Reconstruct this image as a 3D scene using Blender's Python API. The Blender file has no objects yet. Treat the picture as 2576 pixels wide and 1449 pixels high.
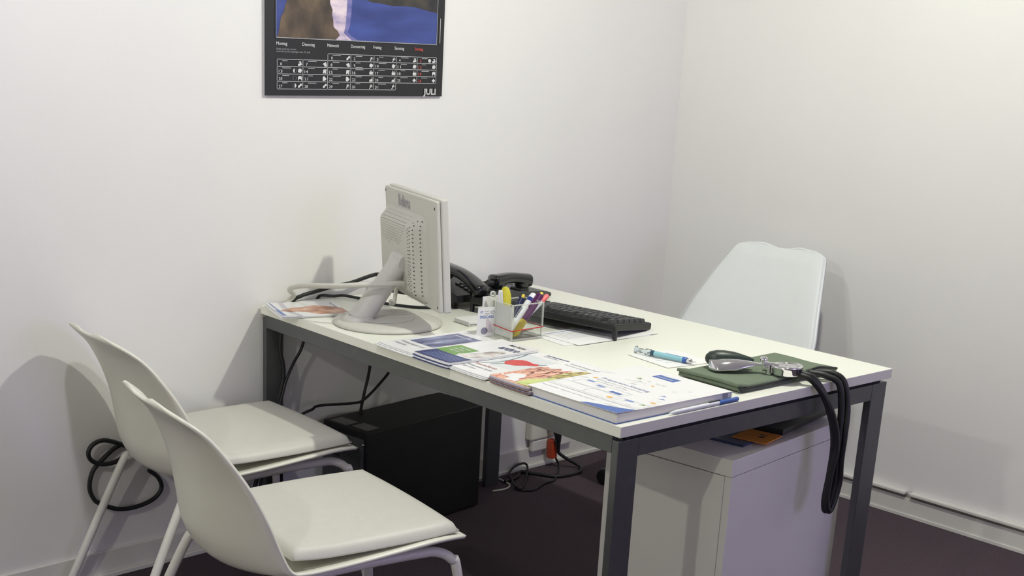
import bpy, bmesh, math, random
from mathutils import Vector, Matrix, Euler
random.seed(7)
PI = math.pi
sc = bpy.context.scene
COL = sc.collection

# ------------------------------------------------------------------ camera
cam_d = bpy.data.cameras.new('camera')
cam = bpy.data.objects.new('camera', cam_d)
COL.objects.link(cam)
cam.location = (-1.99838, -3.05325, 1.47174)
cam.rotation_euler = (1.2933001, -0.0218533, -0.6659485)
cam_d.sensor_width = 36.0
cam_d.lens = 3113.673 / 2576 * 36.0
cam_d.shift_x = 357.975 / 2576
cam_d.shift_y = 294.309 / 2576
cam_d.clip_start = 0.05
sc.camera = cam

# ------------------------------------------------------------------ light and exposure
sc.view_settings.view_transform = 'Standard'
sc.view_settings.look = 'None'
sc.view_settings.gamma = 1.0
sc.view_settings.use_curve_mapping = False
sc.view_settings.exposure = 0.0

world = bpy.data.worlds.new('world')
sc.world = world
world.use_nodes = True
wbg = world.node_tree.nodes['Background']
wbg.inputs[0].default_value = (0.62, 0.60, 1.0, 1)
wbg.inputs[1].default_value = 0.25

CEIL = 2.36
# ceiling downlights: x, y, power, colour
DOWNLIGHTS = [
    (0.53, -1.45, 80, (0.985, 1.0, 0.86)),
    (-0.94, -1.10, 34, (0.945, 0.955, 1.0)),
    (-2.9, -1.9, 60, (1.0, 0.99, 0.86)),  # added fill lamp, unseen, to brighten the chair backs from the left
]


def add_light(kind, name, loc, energy, color, **kw):
    d = bpy.data.lights.new(name, kind)
    d.energy = energy
    d.color = color
    for k, v in kw.items():
        setattr(d, k, v)
    o = bpy.data.objects.new(name, d)
    COL.objects.link(o)
    o.location = loc
    return o


# lilac fill light, outside an unseen window added for it behind the camera
lilac_fill = add_light('AREA', 'added_lilac_fill', (0.55, -5.28, 1.45), 25, (0.60, 0.48, 1.0),
                shape='RECTANGLE', size=1.5, size_y=1.3)
lilac_fill.rotation_euler = (PI / 2, 0, 0)

# ------------------------------------------------------------------ materials
MATS = {}


def lin(c):
    def f(v):
        v = v / 255.0
        return v / 12.92 if v <= 0.04045 else ((v + 0.055) / 1.055) ** 2.4
    return (f(c[0]), f(c[1]), f(c[2]))


def pm(name, rgb, rough=0.5, metal=0.0, spec=0.5, noise=0.0, nscale=20.0, bump=0.0, bscale=200.0,
       coat=0.0, emit=None, aniso=None):
    """Principled material, colour given as sRGB 0-255, with procedural variation."""
    if name in MATS:
        return MATS[name]
    m = bpy.data.materials.new(name)
    m.use_nodes = True
    nt = m.node_tree
    b = nt.nodes['Principled BSDF']
    c = lin(rgb)
    b.inputs['Base Color'].default_value = (*c, 1)
    b.inputs['Roughness'].default_value = rough
    b.inputs['Metallic'].default_value = metal
    b.inputs['Specular IOR Level'].default_value = spec
    b.inputs['Coat Weight'].default_value = coat
    tc = nt.nodes.new('ShaderNodeTexCoord')
    if noise > 0:
        n = nt.nodes.new('ShaderNodeTexNoise')
        n.inputs['Scale'].default_value = nscale
        n.inputs['Detail'].default_value = 4
        nt.links.new(tc.outputs['Object'], n.inputs['Vector'])
        mr = nt.nodes.new('ShaderNodeMapRange')
        mr.inputs['From Min'].default_value = 0.3
        mr.inputs['From Max'].default_value = 0.7
        mr.inputs['To Min'].default_value = 1 - noise
        mr.inputs['To Max'].default_value = 1 + noise
        nt.links.new(n.outputs['Fac'], mr.inputs['Value'])
        mx = nt.nodes.new('ShaderNodeVectorMath')
        mx.operation = 'SCALE'
        mx.inputs[0].default_value = c
        nt.links.new(mr.outputs['Result'], mx.inputs['Scale'])
        nt.links.new(mx.outputs['Vector'], b.inputs['Base Color'])
    if bump > 0:
        n2 = nt.nodes.new('ShaderNodeTexNoise')
        n2.inputs['Scale'].default_value = bscale
        n2.inputs['Detail'].default_value = 3
        nt.links.new(tc.outputs['Object'], n2.inputs['Vector'])
        bp = nt.nodes.new('ShaderNodeBump')
        bp.inputs['Strength'].default_value = bump
        bp.inputs['Distance'].default_value = 0.002
        nt.links.new(n2.outputs['Fac'], bp.inputs['Height'])
        nt.links.new(bp.outputs['Normal'], b.inputs['Normal'])
    if emit:
        b.inputs['Emission Color'].default_value = (*emit[0], 1)
        b.inputs['Emission Strength'].default_value = emit[1]
    MATS[name] = m
    return m


def ramp_mat(name, stops, axis='X', scale=4.0, stretch=(1, 1, 1), rough=0.35, detail=5, grad=0.0, lo=0, hi=1):
    """Printed picture: noise (optionally mixed with a position gradient) through a colour ramp."""
    if name in MATS:
        return MATS[name]
    m = bpy.data.materials.new(name)
    m.use_nodes = True
    nt = m.node_tree
    b = nt.nodes['Principled BSDF']
    b.inputs['Roughness'].default_value = rough
    tc = nt.nodes.new('ShaderNodeTexCoord')
    mp = nt.nodes.new('ShaderNodeMapping')
    mp.inputs['Scale'].default_value = stretch
    nt.links.new(tc.outputs['Object'], mp.inputs['Vector'])
    n = nt.nodes.new('ShaderNodeTexNoise')
    n.inputs['Scale'].default_value = scale
    n.inputs['Detail'].default_value = detail
    nt.links.new(mp.outputs['Vector'], n.inputs['Vector'])
    fac = n.outputs['Fac']
    if grad > 0:
        sp = nt.nodes.new('ShaderNodeSeparateXYZ')
        nt.links.new(tc.outputs['Object'], sp.inputs['Vector'])
        mr = nt.nodes.new('ShaderNodeMapRange')
        mr.inputs['From Min'].default_value = lo
        mr.inputs['From Max'].default_value = hi
        nt.links.new(sp.outputs[axis], mr.inputs['Value'])
        mix = nt.nodes.new('ShaderNodeMix')
        mix.data_type = 'FLOAT'
        mix.inputs[0].default_value = grad
        nt.links.new(fac, mix.inputs[2])
        nt.links.new(mr.outputs['Result'], mix.inputs[3])
        fac = mix.outputs[0]
    r = nt.nodes.new('ShaderNodeValToRGB')
    el = r.color_ramp.elements
    while len(el) < len(stops):
        el.new(0.5)
    for e, (p, c) in zip(el, stops):
        e.position = p
        e.color = (*lin(c), 1)
    nt.links.new(fac, r.inputs['Fac'])
    nt.links.new(r.outputs['Color'], b.inputs['Base Color'])
    MATS[name] = m
    return m


def clear_mat(name, tint=(1, 1, 1), gloss=0.12, body=0.0, body_rgb=(255, 255, 255)):
    """Thin clear plastic: transparent, a fresnel gloss and a little milky body."""
    if name in MATS:
        return MATS[name]
    m = bpy.data.materials.new(name)
    m.use_nodes = True
    nt = m.node_tree
    nt.nodes.clear()
    out = nt.nodes.new('ShaderNodeOutputMaterial')
    tr = nt.nodes.new('ShaderNodeBsdfTransparent')
    tr.inputs[0].default_value = (*tint, 1)
    gl = nt.nodes.new('ShaderNodeBsdfGlossy')
    gl.inputs['Roughness'].default_value = 0.05
    df = nt.nodes.new('ShaderNodeBsdfDiffuse')
    df.inputs[0].default_value = (*lin(body_rgb), 1)
    fr = nt.nodes.new('ShaderNodeLayerWeight')
    fr.inputs['Blend'].default_value = gloss
    m1 = nt.nodes.new('ShaderNodeMixShader')
    m1.inputs[0].default_value = body
    nt.links.new(tr.outputs[0], m1.inputs[1])
    nt.links.new(df.outputs[0], m1.inputs[2])
    m2 = nt.nodes.new('ShaderNodeMixShader')
    nt.links.new(fr.outputs['Fresnel'], m2.inputs[0])
    nt.links.new(m1.outputs[0], m2.inputs[1])
    nt.links.new(gl.outputs[0], m2.inputs[2])
    nt.links.new(m2.outputs[0], out.inputs[0])
    MATS[name] = m
    return m


M_WALL = pm('wall_paint', (231, 230, 228), 0.75, spec=0.2, noise=0.012, nscale=2.5, bump=0.12, bscale=160)
M_CEIL = pm('ceiling_paint', (232, 231, 228), 0.9, spec=0.1, noise=0.01, nscale=3)
M_TRIM = pm('trim_paint', (222, 221, 214), 0.5, noise=0.04, nscale=9, bump=0.1, bscale=90)
M_FLOOR = pm('purple_carpet', (84, 73, 80), 0.95, spec=0.1, noise=0.14, nscale=160, bump=0.8, bscale=500)
M_DESKTOP = pm('white_laminate', (232, 233, 222), 0.28, noise=0.006, nscale=6)
M_EDGE = pm('white_edge_band', (236, 236, 230), 0.4, noise=0.01, nscale=30)
M_STEEL = pm('grey_lacquered_steel', (92, 94, 94), 0.34, metal=0.45, noise=0.05, nscale=40)
M_DARKGAP = pm('gap_shade_black', (24, 24, 26), 0.8)  # colours in the shade of the gap below the tabletop
M_BEIGE = pm('light_grey_plastic', (194, 193, 184), 0.5, noise=0.012, nscale=60, bump=0.1, bscale=900)
M_BEIGE2 = pm('pale_grey_plastic', (196, 195, 189), 0.5, noise=0.012, nscale=60)
M_LOGO = pm('embossed_grey_print', (160, 160, 164), 0.5)
M_HOLE = pm('vent_hole_dark', (52, 52, 50), 0.9)
M_BLACK = pm('black_plastic', (26, 27, 28), 0.42, noise=0.15, nscale=60)
M_BLACKG = pm('glossy_black_plastic', (20, 21, 24), 0.16, noise=0.1, nscale=30, coat=0.3)
M_KEY = pm('key_black_plastic', (54, 57, 57), 0.38, noise=0.1, nscale=80)
M_GREYPL = pm('dark_grey_plastic', (62, 64, 64), 0.4, noise=0.06, nscale=50)
M_RUBBER = pm('black_rubber', (22, 23, 23), 0.45, noise=0.2, nscale=60)
M_CABLE = pm('black_cable', (25, 26, 28), 0.5)
M_CABLEW = pm('beige_cable', (200, 198, 188), 0.55)
M_WHITEPL = pm('white_moulded_plastic', (226, 225, 212), 0.34, noise=0.01, nscale=20)
M_COOLPL = pm('cool_white_plastic', (228, 232, 232), 0.4, noise=0.01, nscale=20)
M_CUSH = pm('white_leatherette', (206, 205, 195), 0.42, noise=0.015, nscale=40, bump=0.15, bscale=700)
M_TUBE = pm('white_powder_coat', (226, 224, 218), 0.35, noise=0.02, nscale=30)
M_CAB = pm('white_cabinet_board', (228, 226, 220), 0.45, noise=0.012, nscale=8)
M_CASE = pm('black_steel_case', (20, 21, 22), 0.55, noise=0.15, nscale=300, bump=0.15, bscale=700)
M_VENT = pm('grey_steel_grille', (92, 95, 96), 0.5, metal=0.4, noise=0.25, nscale=300)
M_STICK = pm('grey_sticker', (112, 110, 108), 0.5, noise=0.2, nscale=150)
M_CHROME = pm('chrome', (235, 235, 238), 0.06, metal=1.0)
M_CHROME2 = pm('brushed_chrome', (210, 210, 214), 0.2, metal=1.0)
M_GREEN = pm('green_cuff_cloth', (112, 124, 106), 0.8, spec=0.2, noise=0.1, nscale=260, bump=0.5, bscale=900)
M_GREEND = pm('dark_green_rubber', (40, 52, 46), 0.4, noise=0.12, nscale=60)
M_SEAM = pm('black_seam_tape', (22, 24, 28), 0.6, noise=0.2, nscale=90)
M_PAPER = pm('white_paper', (228, 228, 228), 0.55, spec=0.3, noise=0.008, nscale=15)
M_PAPERG = pm('glossy_white_paper', (228, 228, 229), 0.25, noise=0.006, nscale=12)
M_PAGES = pm('page_edges', (222, 220, 216), 0.8, noise=0.09, nscale=900)
M_INKD = pm('dark_ink', (52, 54, 62), 0.6)
M_INKG = pm('grey_ink', (128, 130, 138), 0.6)
M_INKL = pm('pale_grey_ink', (188, 190, 196), 0.6)
M_NAVY = pm('navy_print', (38, 50, 104), 0.3, noise=0.06, nscale=40)
M_BLUE = pm('blue_print', (52, 92, 168), 0.3, noise=0.05, nscale=40)
M_LBLUE = pm('pale_blue_print', (120, 140, 190), 0.4)
M_LGREEN = pm('leaf_green_print', (104, 152, 66), 0.3, noise=0.04, nscale=40)
M_REDP = pm('red_print', (205, 52, 52), 0.3, noise=0.1, nscale=60)
M_TEAL = pm('slate_teal_print', (84, 108, 116), 0.4, noise=0.1, nscale=50)
M_ORANGE = pm('orange_print', (226, 166, 72), 0.45, noise=0.05, nscale=60)
M_ORANGEP = pm('orange_envelope_paper', (214, 140, 52), 0.65, noise=0.06, nscale=60)
M_ORPLUG = pm('orange_red_plastic', (186, 72, 40), 0.4, noise=0.06, nscale=40)
M_FOLDER = pm('dark_blue_folder', (58, 70, 104), 0.3, noise=0.1, nscale=20)
M_YELLOW = pm('yellow_plastic', (226, 204, 66), 0.3, noise=0.06, nscale=40)
M_YELCLR = pm('yellow_translucent_plastic', (214, 206, 66), 0.2, noise=0.12, nscale=50)
M_NAVYPEN = pm('navy_pen_plastic', (38, 44, 78), 0.3, noise=0.05, nscale=50)
M_PURPLE = pm('purple_pen_plastic', (84, 36, 84), 0.25, noise=0.06, nscale=50)
M_PINK = pm('coral_pink_plastic', (232, 112, 112), 0.35, noise=0.05, nscale=50)
M_WHITEPEN = pm('white_pen_plastic', (226, 228, 234), 0.3, noise=0.02, nscale=50)
M_REDBAND = pm('red_rubber_band', (196, 46, 46), 0.6, noise=0.06, nscale=90)
M_CYAN = pm('turquoise_liquid', (146, 196, 208), 0.15, noise=0.03, nscale=40)
M_CALBLK = pm('calendar_black_print', (31, 32, 35), 0.42, noise=0.05, nscale=20)
M_CALLINE = pm('calendar_grey_line', (168, 170, 172), 0.5)
M_CALTXT = pm('calendar_white_text', (206, 208, 208), 0.5)
M_CALRED = pm('calendar_red_text', (206, 84, 76), 0.5)
M_LAMP = pm('lamp_glass', (255, 250, 235), 0.4, emit=((1.0, 0.96, 0.84), 9.0))
M_CLEAR = clear_mat('clear_acrylic', (0.985, 0.99, 0.982), 0.12, 0.02, (235, 238, 232))
M_CLEARED = clear_mat('acrylic_edge', (0.985, 0.992, 0.98), 0.08, 0.40, (240, 242, 232))
M_CLEARSY = clear_mat('clear_pen_barrel', (0.90, 0.95, 0.98), 0.25, 0.18, (222, 232, 236))
M_GLASS = clear_mat('window_glass', (0.97, 0.98, 1.0), 0.12, 0.0)
M_SEA = ramp_mat('calendar_sea_print', [(0.30, (48, 60, 118)), (0.50, (60, 74, 140)), (0.72, (68, 86, 160))],
                 scale=5, stretch=(1, 1, 4), rough=0.4)
M_ROCK = ramp_mat('calendar_rock_print', [(0.28, (44, 40, 38)), (0.5, (82, 70, 60)), (0.66, (112, 94, 76)), (0.8, (70, 58, 48))],
                  scale=14, stretch=(1, 1, 0.8), rough=0.4)
M_GLINT = ramp_mat('calendar_light_print', [(0.3, (150, 140, 178)), (0.5, (206, 190, 206)), (0.7, (228, 212, 220))],
                   scale=18, stretch=(1, 1, 3), rough=0.4)
M_LAND = ramp_mat('calendar_headland_print', [(0.3, (34, 34, 40)), (0.55, (58, 55, 54)), (0.75, (76, 70, 62))], scale=20, rough=0.4)
M_WAVES = ramp_mat('leaflet_sea_print', [(0.30, (42, 48, 78)), (0.45, (86, 92, 132)), (0.62, (140, 146, 180)), (0.75, (222, 226, 236))],
                   scale=16, stretch=(0.5, 2.2, 1), rough=0.25)
M_SKIN = ramp_mat('leaflet_hand_print', [(0.3, (136, 84, 62)), (0.5, (190, 136, 108)), (0.7, (224, 178, 150))], scale=24, rough=0.25)
M_FACES = ramp_mat('leaflet_people_print', [(0.32, (120, 62, 48)), (0.45, (206, 140, 118)), (0.56, (226, 176, 150)), (0.66, (196, 110, 92)), (0.76, (240, 224, 210))],
                   scale=42, rough=0.25, detail=2)
M_LEAFY = ramp_mat('leaflet_foliage_print', [(0.3, (96, 84, 44)), (0.5, (176, 160, 78)), (0.7, (222, 206, 128))], scale=60, rough=0.25)
M_LIME = ramp_mat('leaflet_lime_print', [(0.3, (160, 178, 84)), (0.6, (206, 214, 130))], scale=30, rough=0.25)
M_FISH = ramp_mat('leaflet_pale_figure_print', [(0.35, (150, 138, 134)), (0.5, (206, 200, 196)), (0.62, (228, 226, 222)), (0.72, (206, 120, 100))], scale=26, rough=0.25)

# ------------------------------------------------------------------ mesh helpers


class MB:
    """Collects geometry, with a material index and a smooth flag per face."""

    def __init__(self):
        self.v, self.f, self.mi, self.sm = [], [], [], []

    def add(self, verts, faces, m=0, smooth=False, T=None):
        o = len(self.v)
        for p in verts:
            p = Vector(p)
            self.v.append(T @ p if T is not None else p)
        for f in faces:
            self.f.append([i + o for i in f])
            self.mi.append(m)
            self.sm.append(smooth)
        return self

    def bm(self, bm, m=0, smooth=False, T=None):
        bm.verts.ensure_lookup_table()
        for i, v in enumerate(bm.verts):
            v.index = i
        self.add([v.co.copy() for v in bm.verts], [[v.index for v in f.verts] for f in bm.faces], m, smooth, T)
        bm.free()
        return self

    def box(self, x0, x1, y0, y1, z0, z1, m=0, bev=0.0, seg=2, T=None):
        b = bmesh.new()
        bmesh.ops.create_cube(b, size=1.0)
        for v in b.verts:
            v.co = Vector(((x0 + x1) / 2 + v.co.x * (x1 - x0), (y0 + y1) / 2 + v.co.y * (y1 - y0), (z0 + z1) / 2 + v.co.z * (z1 - z0)))
        if bev > 0:
            bmesh.ops.bevel(b, geom=list(b.edges), offset=bev, segments=seg, profile=0.5, affect='EDGES', clamp_overlap=True)
        return self.bm(b, m, False, T)

    def prism(self, poly, z0, z1, m=0, bev=0.0, seg=2, T=None, smooth=False):
        b = bmesh.new()
        vs = [b.verts.new((x, y, z0)) for x, y in poly]
        f = b.faces.new(vs)
        r = bmesh.ops.extrude_face_region(b, geom=[f])
        for e in r['geom']:
            if isinstance(e, bmesh.types.BMVert):
                e.co.z = z1
        bmesh.ops.recalc_face_normals(b, faces=list(b.faces))
        if bev > 0:
            ed = [e for e in b.edges if abs(e.verts[0].co.z - e.verts[1].co.z) < 1e-7]
            bmesh.ops.bevel(b, geom=ed, offset=bev, segments=seg, profile=0.5, affect='EDGES', clamp_overlap=True)
        return self.bm(b, m, smooth, T)

    def tube(self, pts, r, n=12, m=0, closed=False, spline=8, T=None, caps=True, flat=None):
        """Round tube along pts; r a number or a list per given point; spline samples per span."""
        P = [Vector(p) for p in pts]
        R = [r] * len(P) if not isinstance(r, (list, tuple)) else list(r)
        if spline:
            Q, S = [], []
            k = len(P)
            rng = range(k) if closed else range(k - 1)
            for i in rng:
                if closed:
                    p0, p1, p2, p3 = P[(i - 1) % k], P[i], P[(i + 1) % k], P[(i + 2) % k]
                    r1, r2 = R[i], R[(i + 1) % k]
                else:
                    p0 = P[i - 1] if i > 0 else P[0] * 2 - P[1]
                    p1, p2 = P[i], P[i + 1]
                    p3 = P[i + 2] if i + 2 < k else P[k - 1] * 2 - P[k - 2]
                    r1, r2 = R[i], R[i + 1]
                for j in range(spline):
                    t = j / spline
                    Q.append(0.5 * ((2 * p1) + (p2 - p0) * t + (2 * p0 - 5 * p1 + 4 * p2 - p3) * t * t + (3 * p1 - p0 - 3 * p2 + p3) * t ** 3))
                    S.append(r1 + (r2 - r1) * t)
            if not closed:
                Q.append(P[-1])
                S.append(R[-1])
            P, R = Q, S
        k = len(P)
        tang = []
        for i in range(k):
            a = P[(i - 1) % k] if (closed or i > 0) else P[i]
            b = P[(i + 1) % k] if (closed or i < k - 1) else P[i]
            d = b - a
            tang.append(d.normalized() if d.length > 1e-9 else Vector((0, 0, 1)))
        up = Vector((0, 0, 1)) if abs(tang[0].z) < 0.9 else Vector((1, 0, 0))
        nrm = (up - tang[0] * up.dot(tang[0])).normalized()
        verts, faces = [], []
        for i in range(k):
            nrm = nrm - tang[i] * nrm.dot(tang[i])
            nrm.normalize()
            bn = tang[i].cross(nrm)
            for j in range(n):
                a = 2 * PI * j / n
                verts.append(P[i] + (nrm * math.cos(a) + bn * math.sin(a)) * R[i])
        for i in range(k if closed else k - 1):
            for j in range(n):
                a, b = i * n + j, i * n + (j + 1) % n
                c, d = ((i + 1) % k) * n + (j + 1) % n, ((i + 1) % k) * n + j
                faces.append([a, b, c, d])
        self.add(verts, faces, m, True, T)
        if caps and not closed:
            self.add(verts[:n][::-1], [list(range(n))], m, False, T)
            self.add(verts[-n:], [list(range(n))], m, False, T)
        return self

    def lathe(self, prof, n=32, m=0, T=None, smooth=True, sx=1.0, sy=1.0):
        """Revolve (radius, z) pairs about z."""
        verts, faces = [], []
        for r, z in prof:
            for j in range(n):
                a = 2 * PI * j / n
                verts.append((r * math.cos(a) * sx, r * math.sin(a) * sy, z))
        for i in range(len(prof) - 1):
            for j in range(n):
                a, b = i * n + j, i * n + (j + 1) % n
                faces.append([a, b, b + n, a + n])
        self.add(verts, faces, m, smooth, T)
        if prof[0][0] > 1e-6:
            self.add(verts[:n][::-1], [list(range(n))], m, False, T)
        if prof[-1][0] > 1e-6:
            self.add(verts[-n:], [list(range(n))], m, False, T)
        return self

    def sheet(self, fn, nu, nv, thick, m=0, mback=None, T=None, crisp=False):
        """Solid sheet: fn(a, b) with a, b in 0..1 gives the front face; thick goes along -normal."""
        mback = m if mback is None else mback
        P = [[Vector(fn(i / nu, j / nv)) for j in range(nv + 1)] for i in range(nu + 1)]
        top = [p for row in P for p in row]
        bot = []
        for i in range(nu + 1):
            for j in range(nv + 1):
                du = P[min(i + 1, nu)][j] - P[max(i - 1, 0)][j]
                dv = P[i][min(j + 1, nv)] - P[i][max(j - 1, 0)]
                nn = du.cross(dv)
                nn = nn.normalized() if nn.length > 1e-12 else Vector((0, 0, 1))
                bot.append(P[i][j] - nn * thick)
        N = len(top)
        q = lambda i, j: i * (nv + 1) + j
        ft, fb, fe = [], [], []
        for i in range(nu):
            for j in range(nv):
                ft.append([q(i, j), q(i + 1, j), q(i + 1, j + 1), q(i, j + 1)])
                fb.append([N + q(i, j), N + q(i, j + 1), N + q(i + 1, j + 1), N + q(i + 1, j)])
        for i in range(nu):
            fe.append([q(i, 0), N + q(i, 0), N + q(i + 1, 0), q(i + 1, 0)])
            fe.append([q(i, nv), q(i + 1, nv), N + q(i + 1, nv), N + q(i, nv)])
        for j in range(nv):
            fe.append([q(0, j), q(0, j + 1), N + q(0, j + 1), N + q(0, j)])
            fe.append([q(nu, j), N + q(nu, j), N + q(nu, j + 1), q(nu, j + 1)])
        o = len(self.v)
        if crisp:
            self.add(top, ft, m, True, T)
            self.add(bot, [[i - N for i in f] for f in fb], mback, True, T)
            return self.add(top + bot, fe, m, False, T)
        self.add(top + bot, ft, m, True, T)
        for fl, mm in ((fb, mback), (fe, m)):
            for f in fl:
                self.f.append([i + o for i in f])
                self.mi.append(mm)
                self.sm.append(True)
        return self

    # ---- printing: everything below goes through a map (s, t) -> 3-D point
    def flat(self, pts, mp, m=0):
        return self.add([mp(*p) for p in pts], [list(range(len(pts)))], m)

    def patch(self, s0, s1, t0, t1, mp, m=0, nu=8, nv=4):
        vs = [mp(s0 + (s1 - s0) * i / nu, t0 + (t1 - t0) * j / nv) for i in range(nu + 1) for j in range(nv + 1)]
        fs = [[i * (nv + 1) + j, (i + 1) * (nv + 1) + j, (i + 1) * (nv + 1) + j + 1, i * (nv + 1) + j + 1] for i in range(nu) for j in range(nv)]
        return self.add(vs, fs, m)

    def line(self, a, b, w, mp, m=0):
        d = Vector((b[0] - a[0], b[1] - a[1]))
        if d.length < 1e-9:
            return self
        p = Vector((-d.y, d.x)).normalized() * (w / 2)
        return self.flat([(a[0] - p.x, a[1] - p.y), (b[0] - p.x, b[1] - p.y), (b[0] + p.x, b[1] + p.y), (a[0] + p.x, a[1] + p.y)], mp, m)

    def disc(self, c, rx, ry, mp, m=0, n=20, a0=0, a1=2 * PI):
        full = a1 - a0 > 6.28
        pts = [(c[0] + rx * math.cos(a0 + (a1 - a0) * i / n), c[1] + ry * math.sin(a0 + (a1 - a0) * i / n)) for i in range(n if full else n + 1)]
        return self.flat(pts, mp, m)

    def ring(self, c, rx, ry, w, mp, m=0, n=20):
        vs, fs = [], []
        for i in range(n):
            a = 2 * PI * i / n
            vs.append(mp(c[0] + rx * math.cos(a), c[1] + ry * math.sin(a)))
            vs.append(mp(c[0] + (rx - w) * math.cos(a), c[1] + (ry - w) * math.sin(a)))
        for i in range(n):
            j = (i + 1) % n
            fs.append([2 * i, 2 * j, 2 * j + 1, 2 * i + 1])
        return self.add(vs, fs, m)

    def text(self, s, x, y, h, mp, m=0, width=None, align='L', bold=0.0, flip=False):
        vs, fs, w, hh = text_geo(s, bold)
        k = h / 0.72
        kx = k if width is None else width / max(w, 1e-6)
        ox = {'L': 0, 'C': -w * kx / 2, 'R': -w * kx}[align]
        return self.add([mp(x + ox + vx * kx, y + vy * k) for vx, vy in vs], fs, m)

    def build(self, name, mats, parent=None, M=None, label=None):
        me = bpy.data.meshes.new(name)
        me.from_pydata([tuple(p) for p in self.v], [], self.f)
        for mt in (mats if isinstance(mats, (list, tuple)) else [mats]):
            me.materials.append(mt)
        me.polygons.foreach_set('material_index', self.mi)
        me.polygons.foreach_set('use_smooth', self.sm)
        me.update()
        me.validate()
        o = bpy.data.objects.new(name, me)
        COL.objects.link(o)
        if parent is not None:
            o.parent = parent
        if M is not None:
            o.matrix_local = M
        if label:
            o['label'] = label
        return o


TXT = {}


def text_geo(s, bold=0.0):
    key = (s, bold)
    if key not in TXT:
        cu = bpy.data.curves.new('lettering', 'FONT')
        cu.body = s
        cu.size = 1.0
        cu.offset = bold
        cu.resolution_u = 2
        ob = bpy.data.objects.new('lettering', cu)
        COL.objects.link(ob)
        dg = bpy.context.evaluated_depsgraph_get()
        me = bpy.data.meshes.new_from_object(ob.evaluated_get(dg))
        vs = [(v.co.x, v.co.y) for v in me.vertices]
        fs = [list(p.vertices) for p in me.polygons]
        x0 = min([v[0] for v in vs] or [0])
        vs = [(a - x0, b) for a, b in vs]
        w = max([v[0] for v in vs] or [1])
        hh = max([v[1] for v in vs] or [1])
        bpy.data.objects.remove(ob)
        bpy.data.meshes.remove(me)
        bpy.data.curves.remove(cu)
        TXT[key] = (vs, fs, w, hh)
    return TXT[key]


def tag(o, label, cat, group=None):
    o['label'] = label
    o['category'] = cat
    if group:
        o['group'] = group
    return o


def thing(name, label, cat, M=None, group=None):
    o = bpy.data.objects.new(name, None)
    o.empty_display_size = 0.05
    COL.objects.link(o)
    if M is not None:
        o.matrix_world = M
    return tag(o, label, cat, group)


def struct(o):
    o['kind'] = 'structure'
    return o


def T3(x, y, z, rz=0.0):
    return Matrix.Translation((x, y, z)) @ Matrix.Rotation(rz, 4, 'Z')


def standing(a, b):
    """Like along(), with the local x axis square to the way the visitors look."""
    z = (Vector(b) - Vector(a)).normalized()
    x = Vector((.77, -.64, 0))
    x = (x - z * x.dot(z)).normalized()
    return Matrix.Translation(Vector(a)) @ Matrix((x, z.cross(x), z)).transposed().to_4x4()


def along(a, b):
    """Matrix taking +z to the direction a->b with the origin at a."""
    a, b = Vector(a), Vector(b)
    return Matrix.Translation(a) @ (b - a).to_track_quat('Z', 'Y').to_matrix().to_4x4()


# desk frame: u across the desk, v away from the calendar wall
YAW = -0.048047
DESK_GAP = 0.0094
DW, DL, DH = 0.9695, 1.456, 0.74


def D(u, v, z=DH, rz=0.0):
    c, s = math.cos(YAW), math.sin(YAW)
    return T3(u * c + v * s, -DESK_GAP + u * s - v * c, z, YAW + rz)


def DP(u, v, z=DH):
    return D(u, v, z).translation


# ------------------------------------------------------------------ the room
XR, XL, YF = 1.889, -3.4, -5.2
struct(MB().box(XL - .1, XR + .1, YF - .1, .1, -.1, 0).build('floor', M_FLOOR))
struct(MB().box(XL - .1, XR + .1, YF - .1, .1, CEIL, CEIL + .1).build('ceiling', M_CEIL))
struct(MB().box(XL - .1, XR + .1, 0, .1, 0, CEIL).build('wall_back', M_WALL))
struct(MB().box(XR, XR + .1, YF - .1, 0, 0, CEIL).build('wall_right', M_WALL))
struct(MB().box(XL - .1, XL, YF - .1, 0, 0, CEIL).build('wall_left', M_WALL))
w = MB()
w.box(XL, -.3, YF - .1, YF, 0, CEIL)
w.box(1.4, XR, YF - .1, YF, 0, CEIL)
w.box(-.3, 1.4, YF - .1, YF, 0, .75)
w.box(-.3, 1.4, YF - .1, YF, 2.15, CEIL)
struct(w.build('wall_front', M_WALL))
win = struct(bpy.data.objects.new('added_window_1', None))  # unseen window, added to let the lilac fill light in
COL.objects.link(win)
win.location = (0.55, YF - .05, 0.75)
f = MB()
for a in ((-.85, -.79), (.79, .85), (-.03, .03)):
    f.box(a[0], a[1], -.03, .03, 0, 1.4)
f.box(-.79, .79, -.03, .03, 0, .06)
f.box(-.79, .79, -.03, .03, 1.34, 1.4)
f.build('added_window_frame', M_TRIM, win)
MB().box(-.79, -.03, -.004, .004, .06, 1.34).build('pane', M_GLASS, win)
MB().box(.03, .79, -.004, .004, .06, 1.34).build('pane', M_GLASS, win)

# skirting on the calendar wall, with a thin quarter strip on the carpet
b = MB()
b.box(XL, XR, -.010, 0, 0, .080, bev=.002)
b.box(XL, XR, -.022, -.010, 0, .015, bev=.003)
struct(b.build('baseboard_back', M_TRIM))
# skirting trunking on the right wall: board, groove and a chipped top ledge
b = MB()
b.box(XR - .010, XR, YF, -.022, 0, .066)
b.box(XR - .014, XR - .010, YF, -.022, 0, .010)
b.box(XR - .024, XR, YF, -1.115, .078, .090, bev=.003)
b.box(XR - .024, XR, -1.098, -.022, .078, .090, bev=.003)
b.box(XR - .006, XR, YF, -.022, .066, .078, m=1)  # groove strip in darker grey, painting in the shadow below the ledge
struct(b.build('baseboard_right', [M_TRIM, pm('groove_shade_grey', (150, 148, 140), 0.7, noise=0.2, nscale=30)]))


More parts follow.
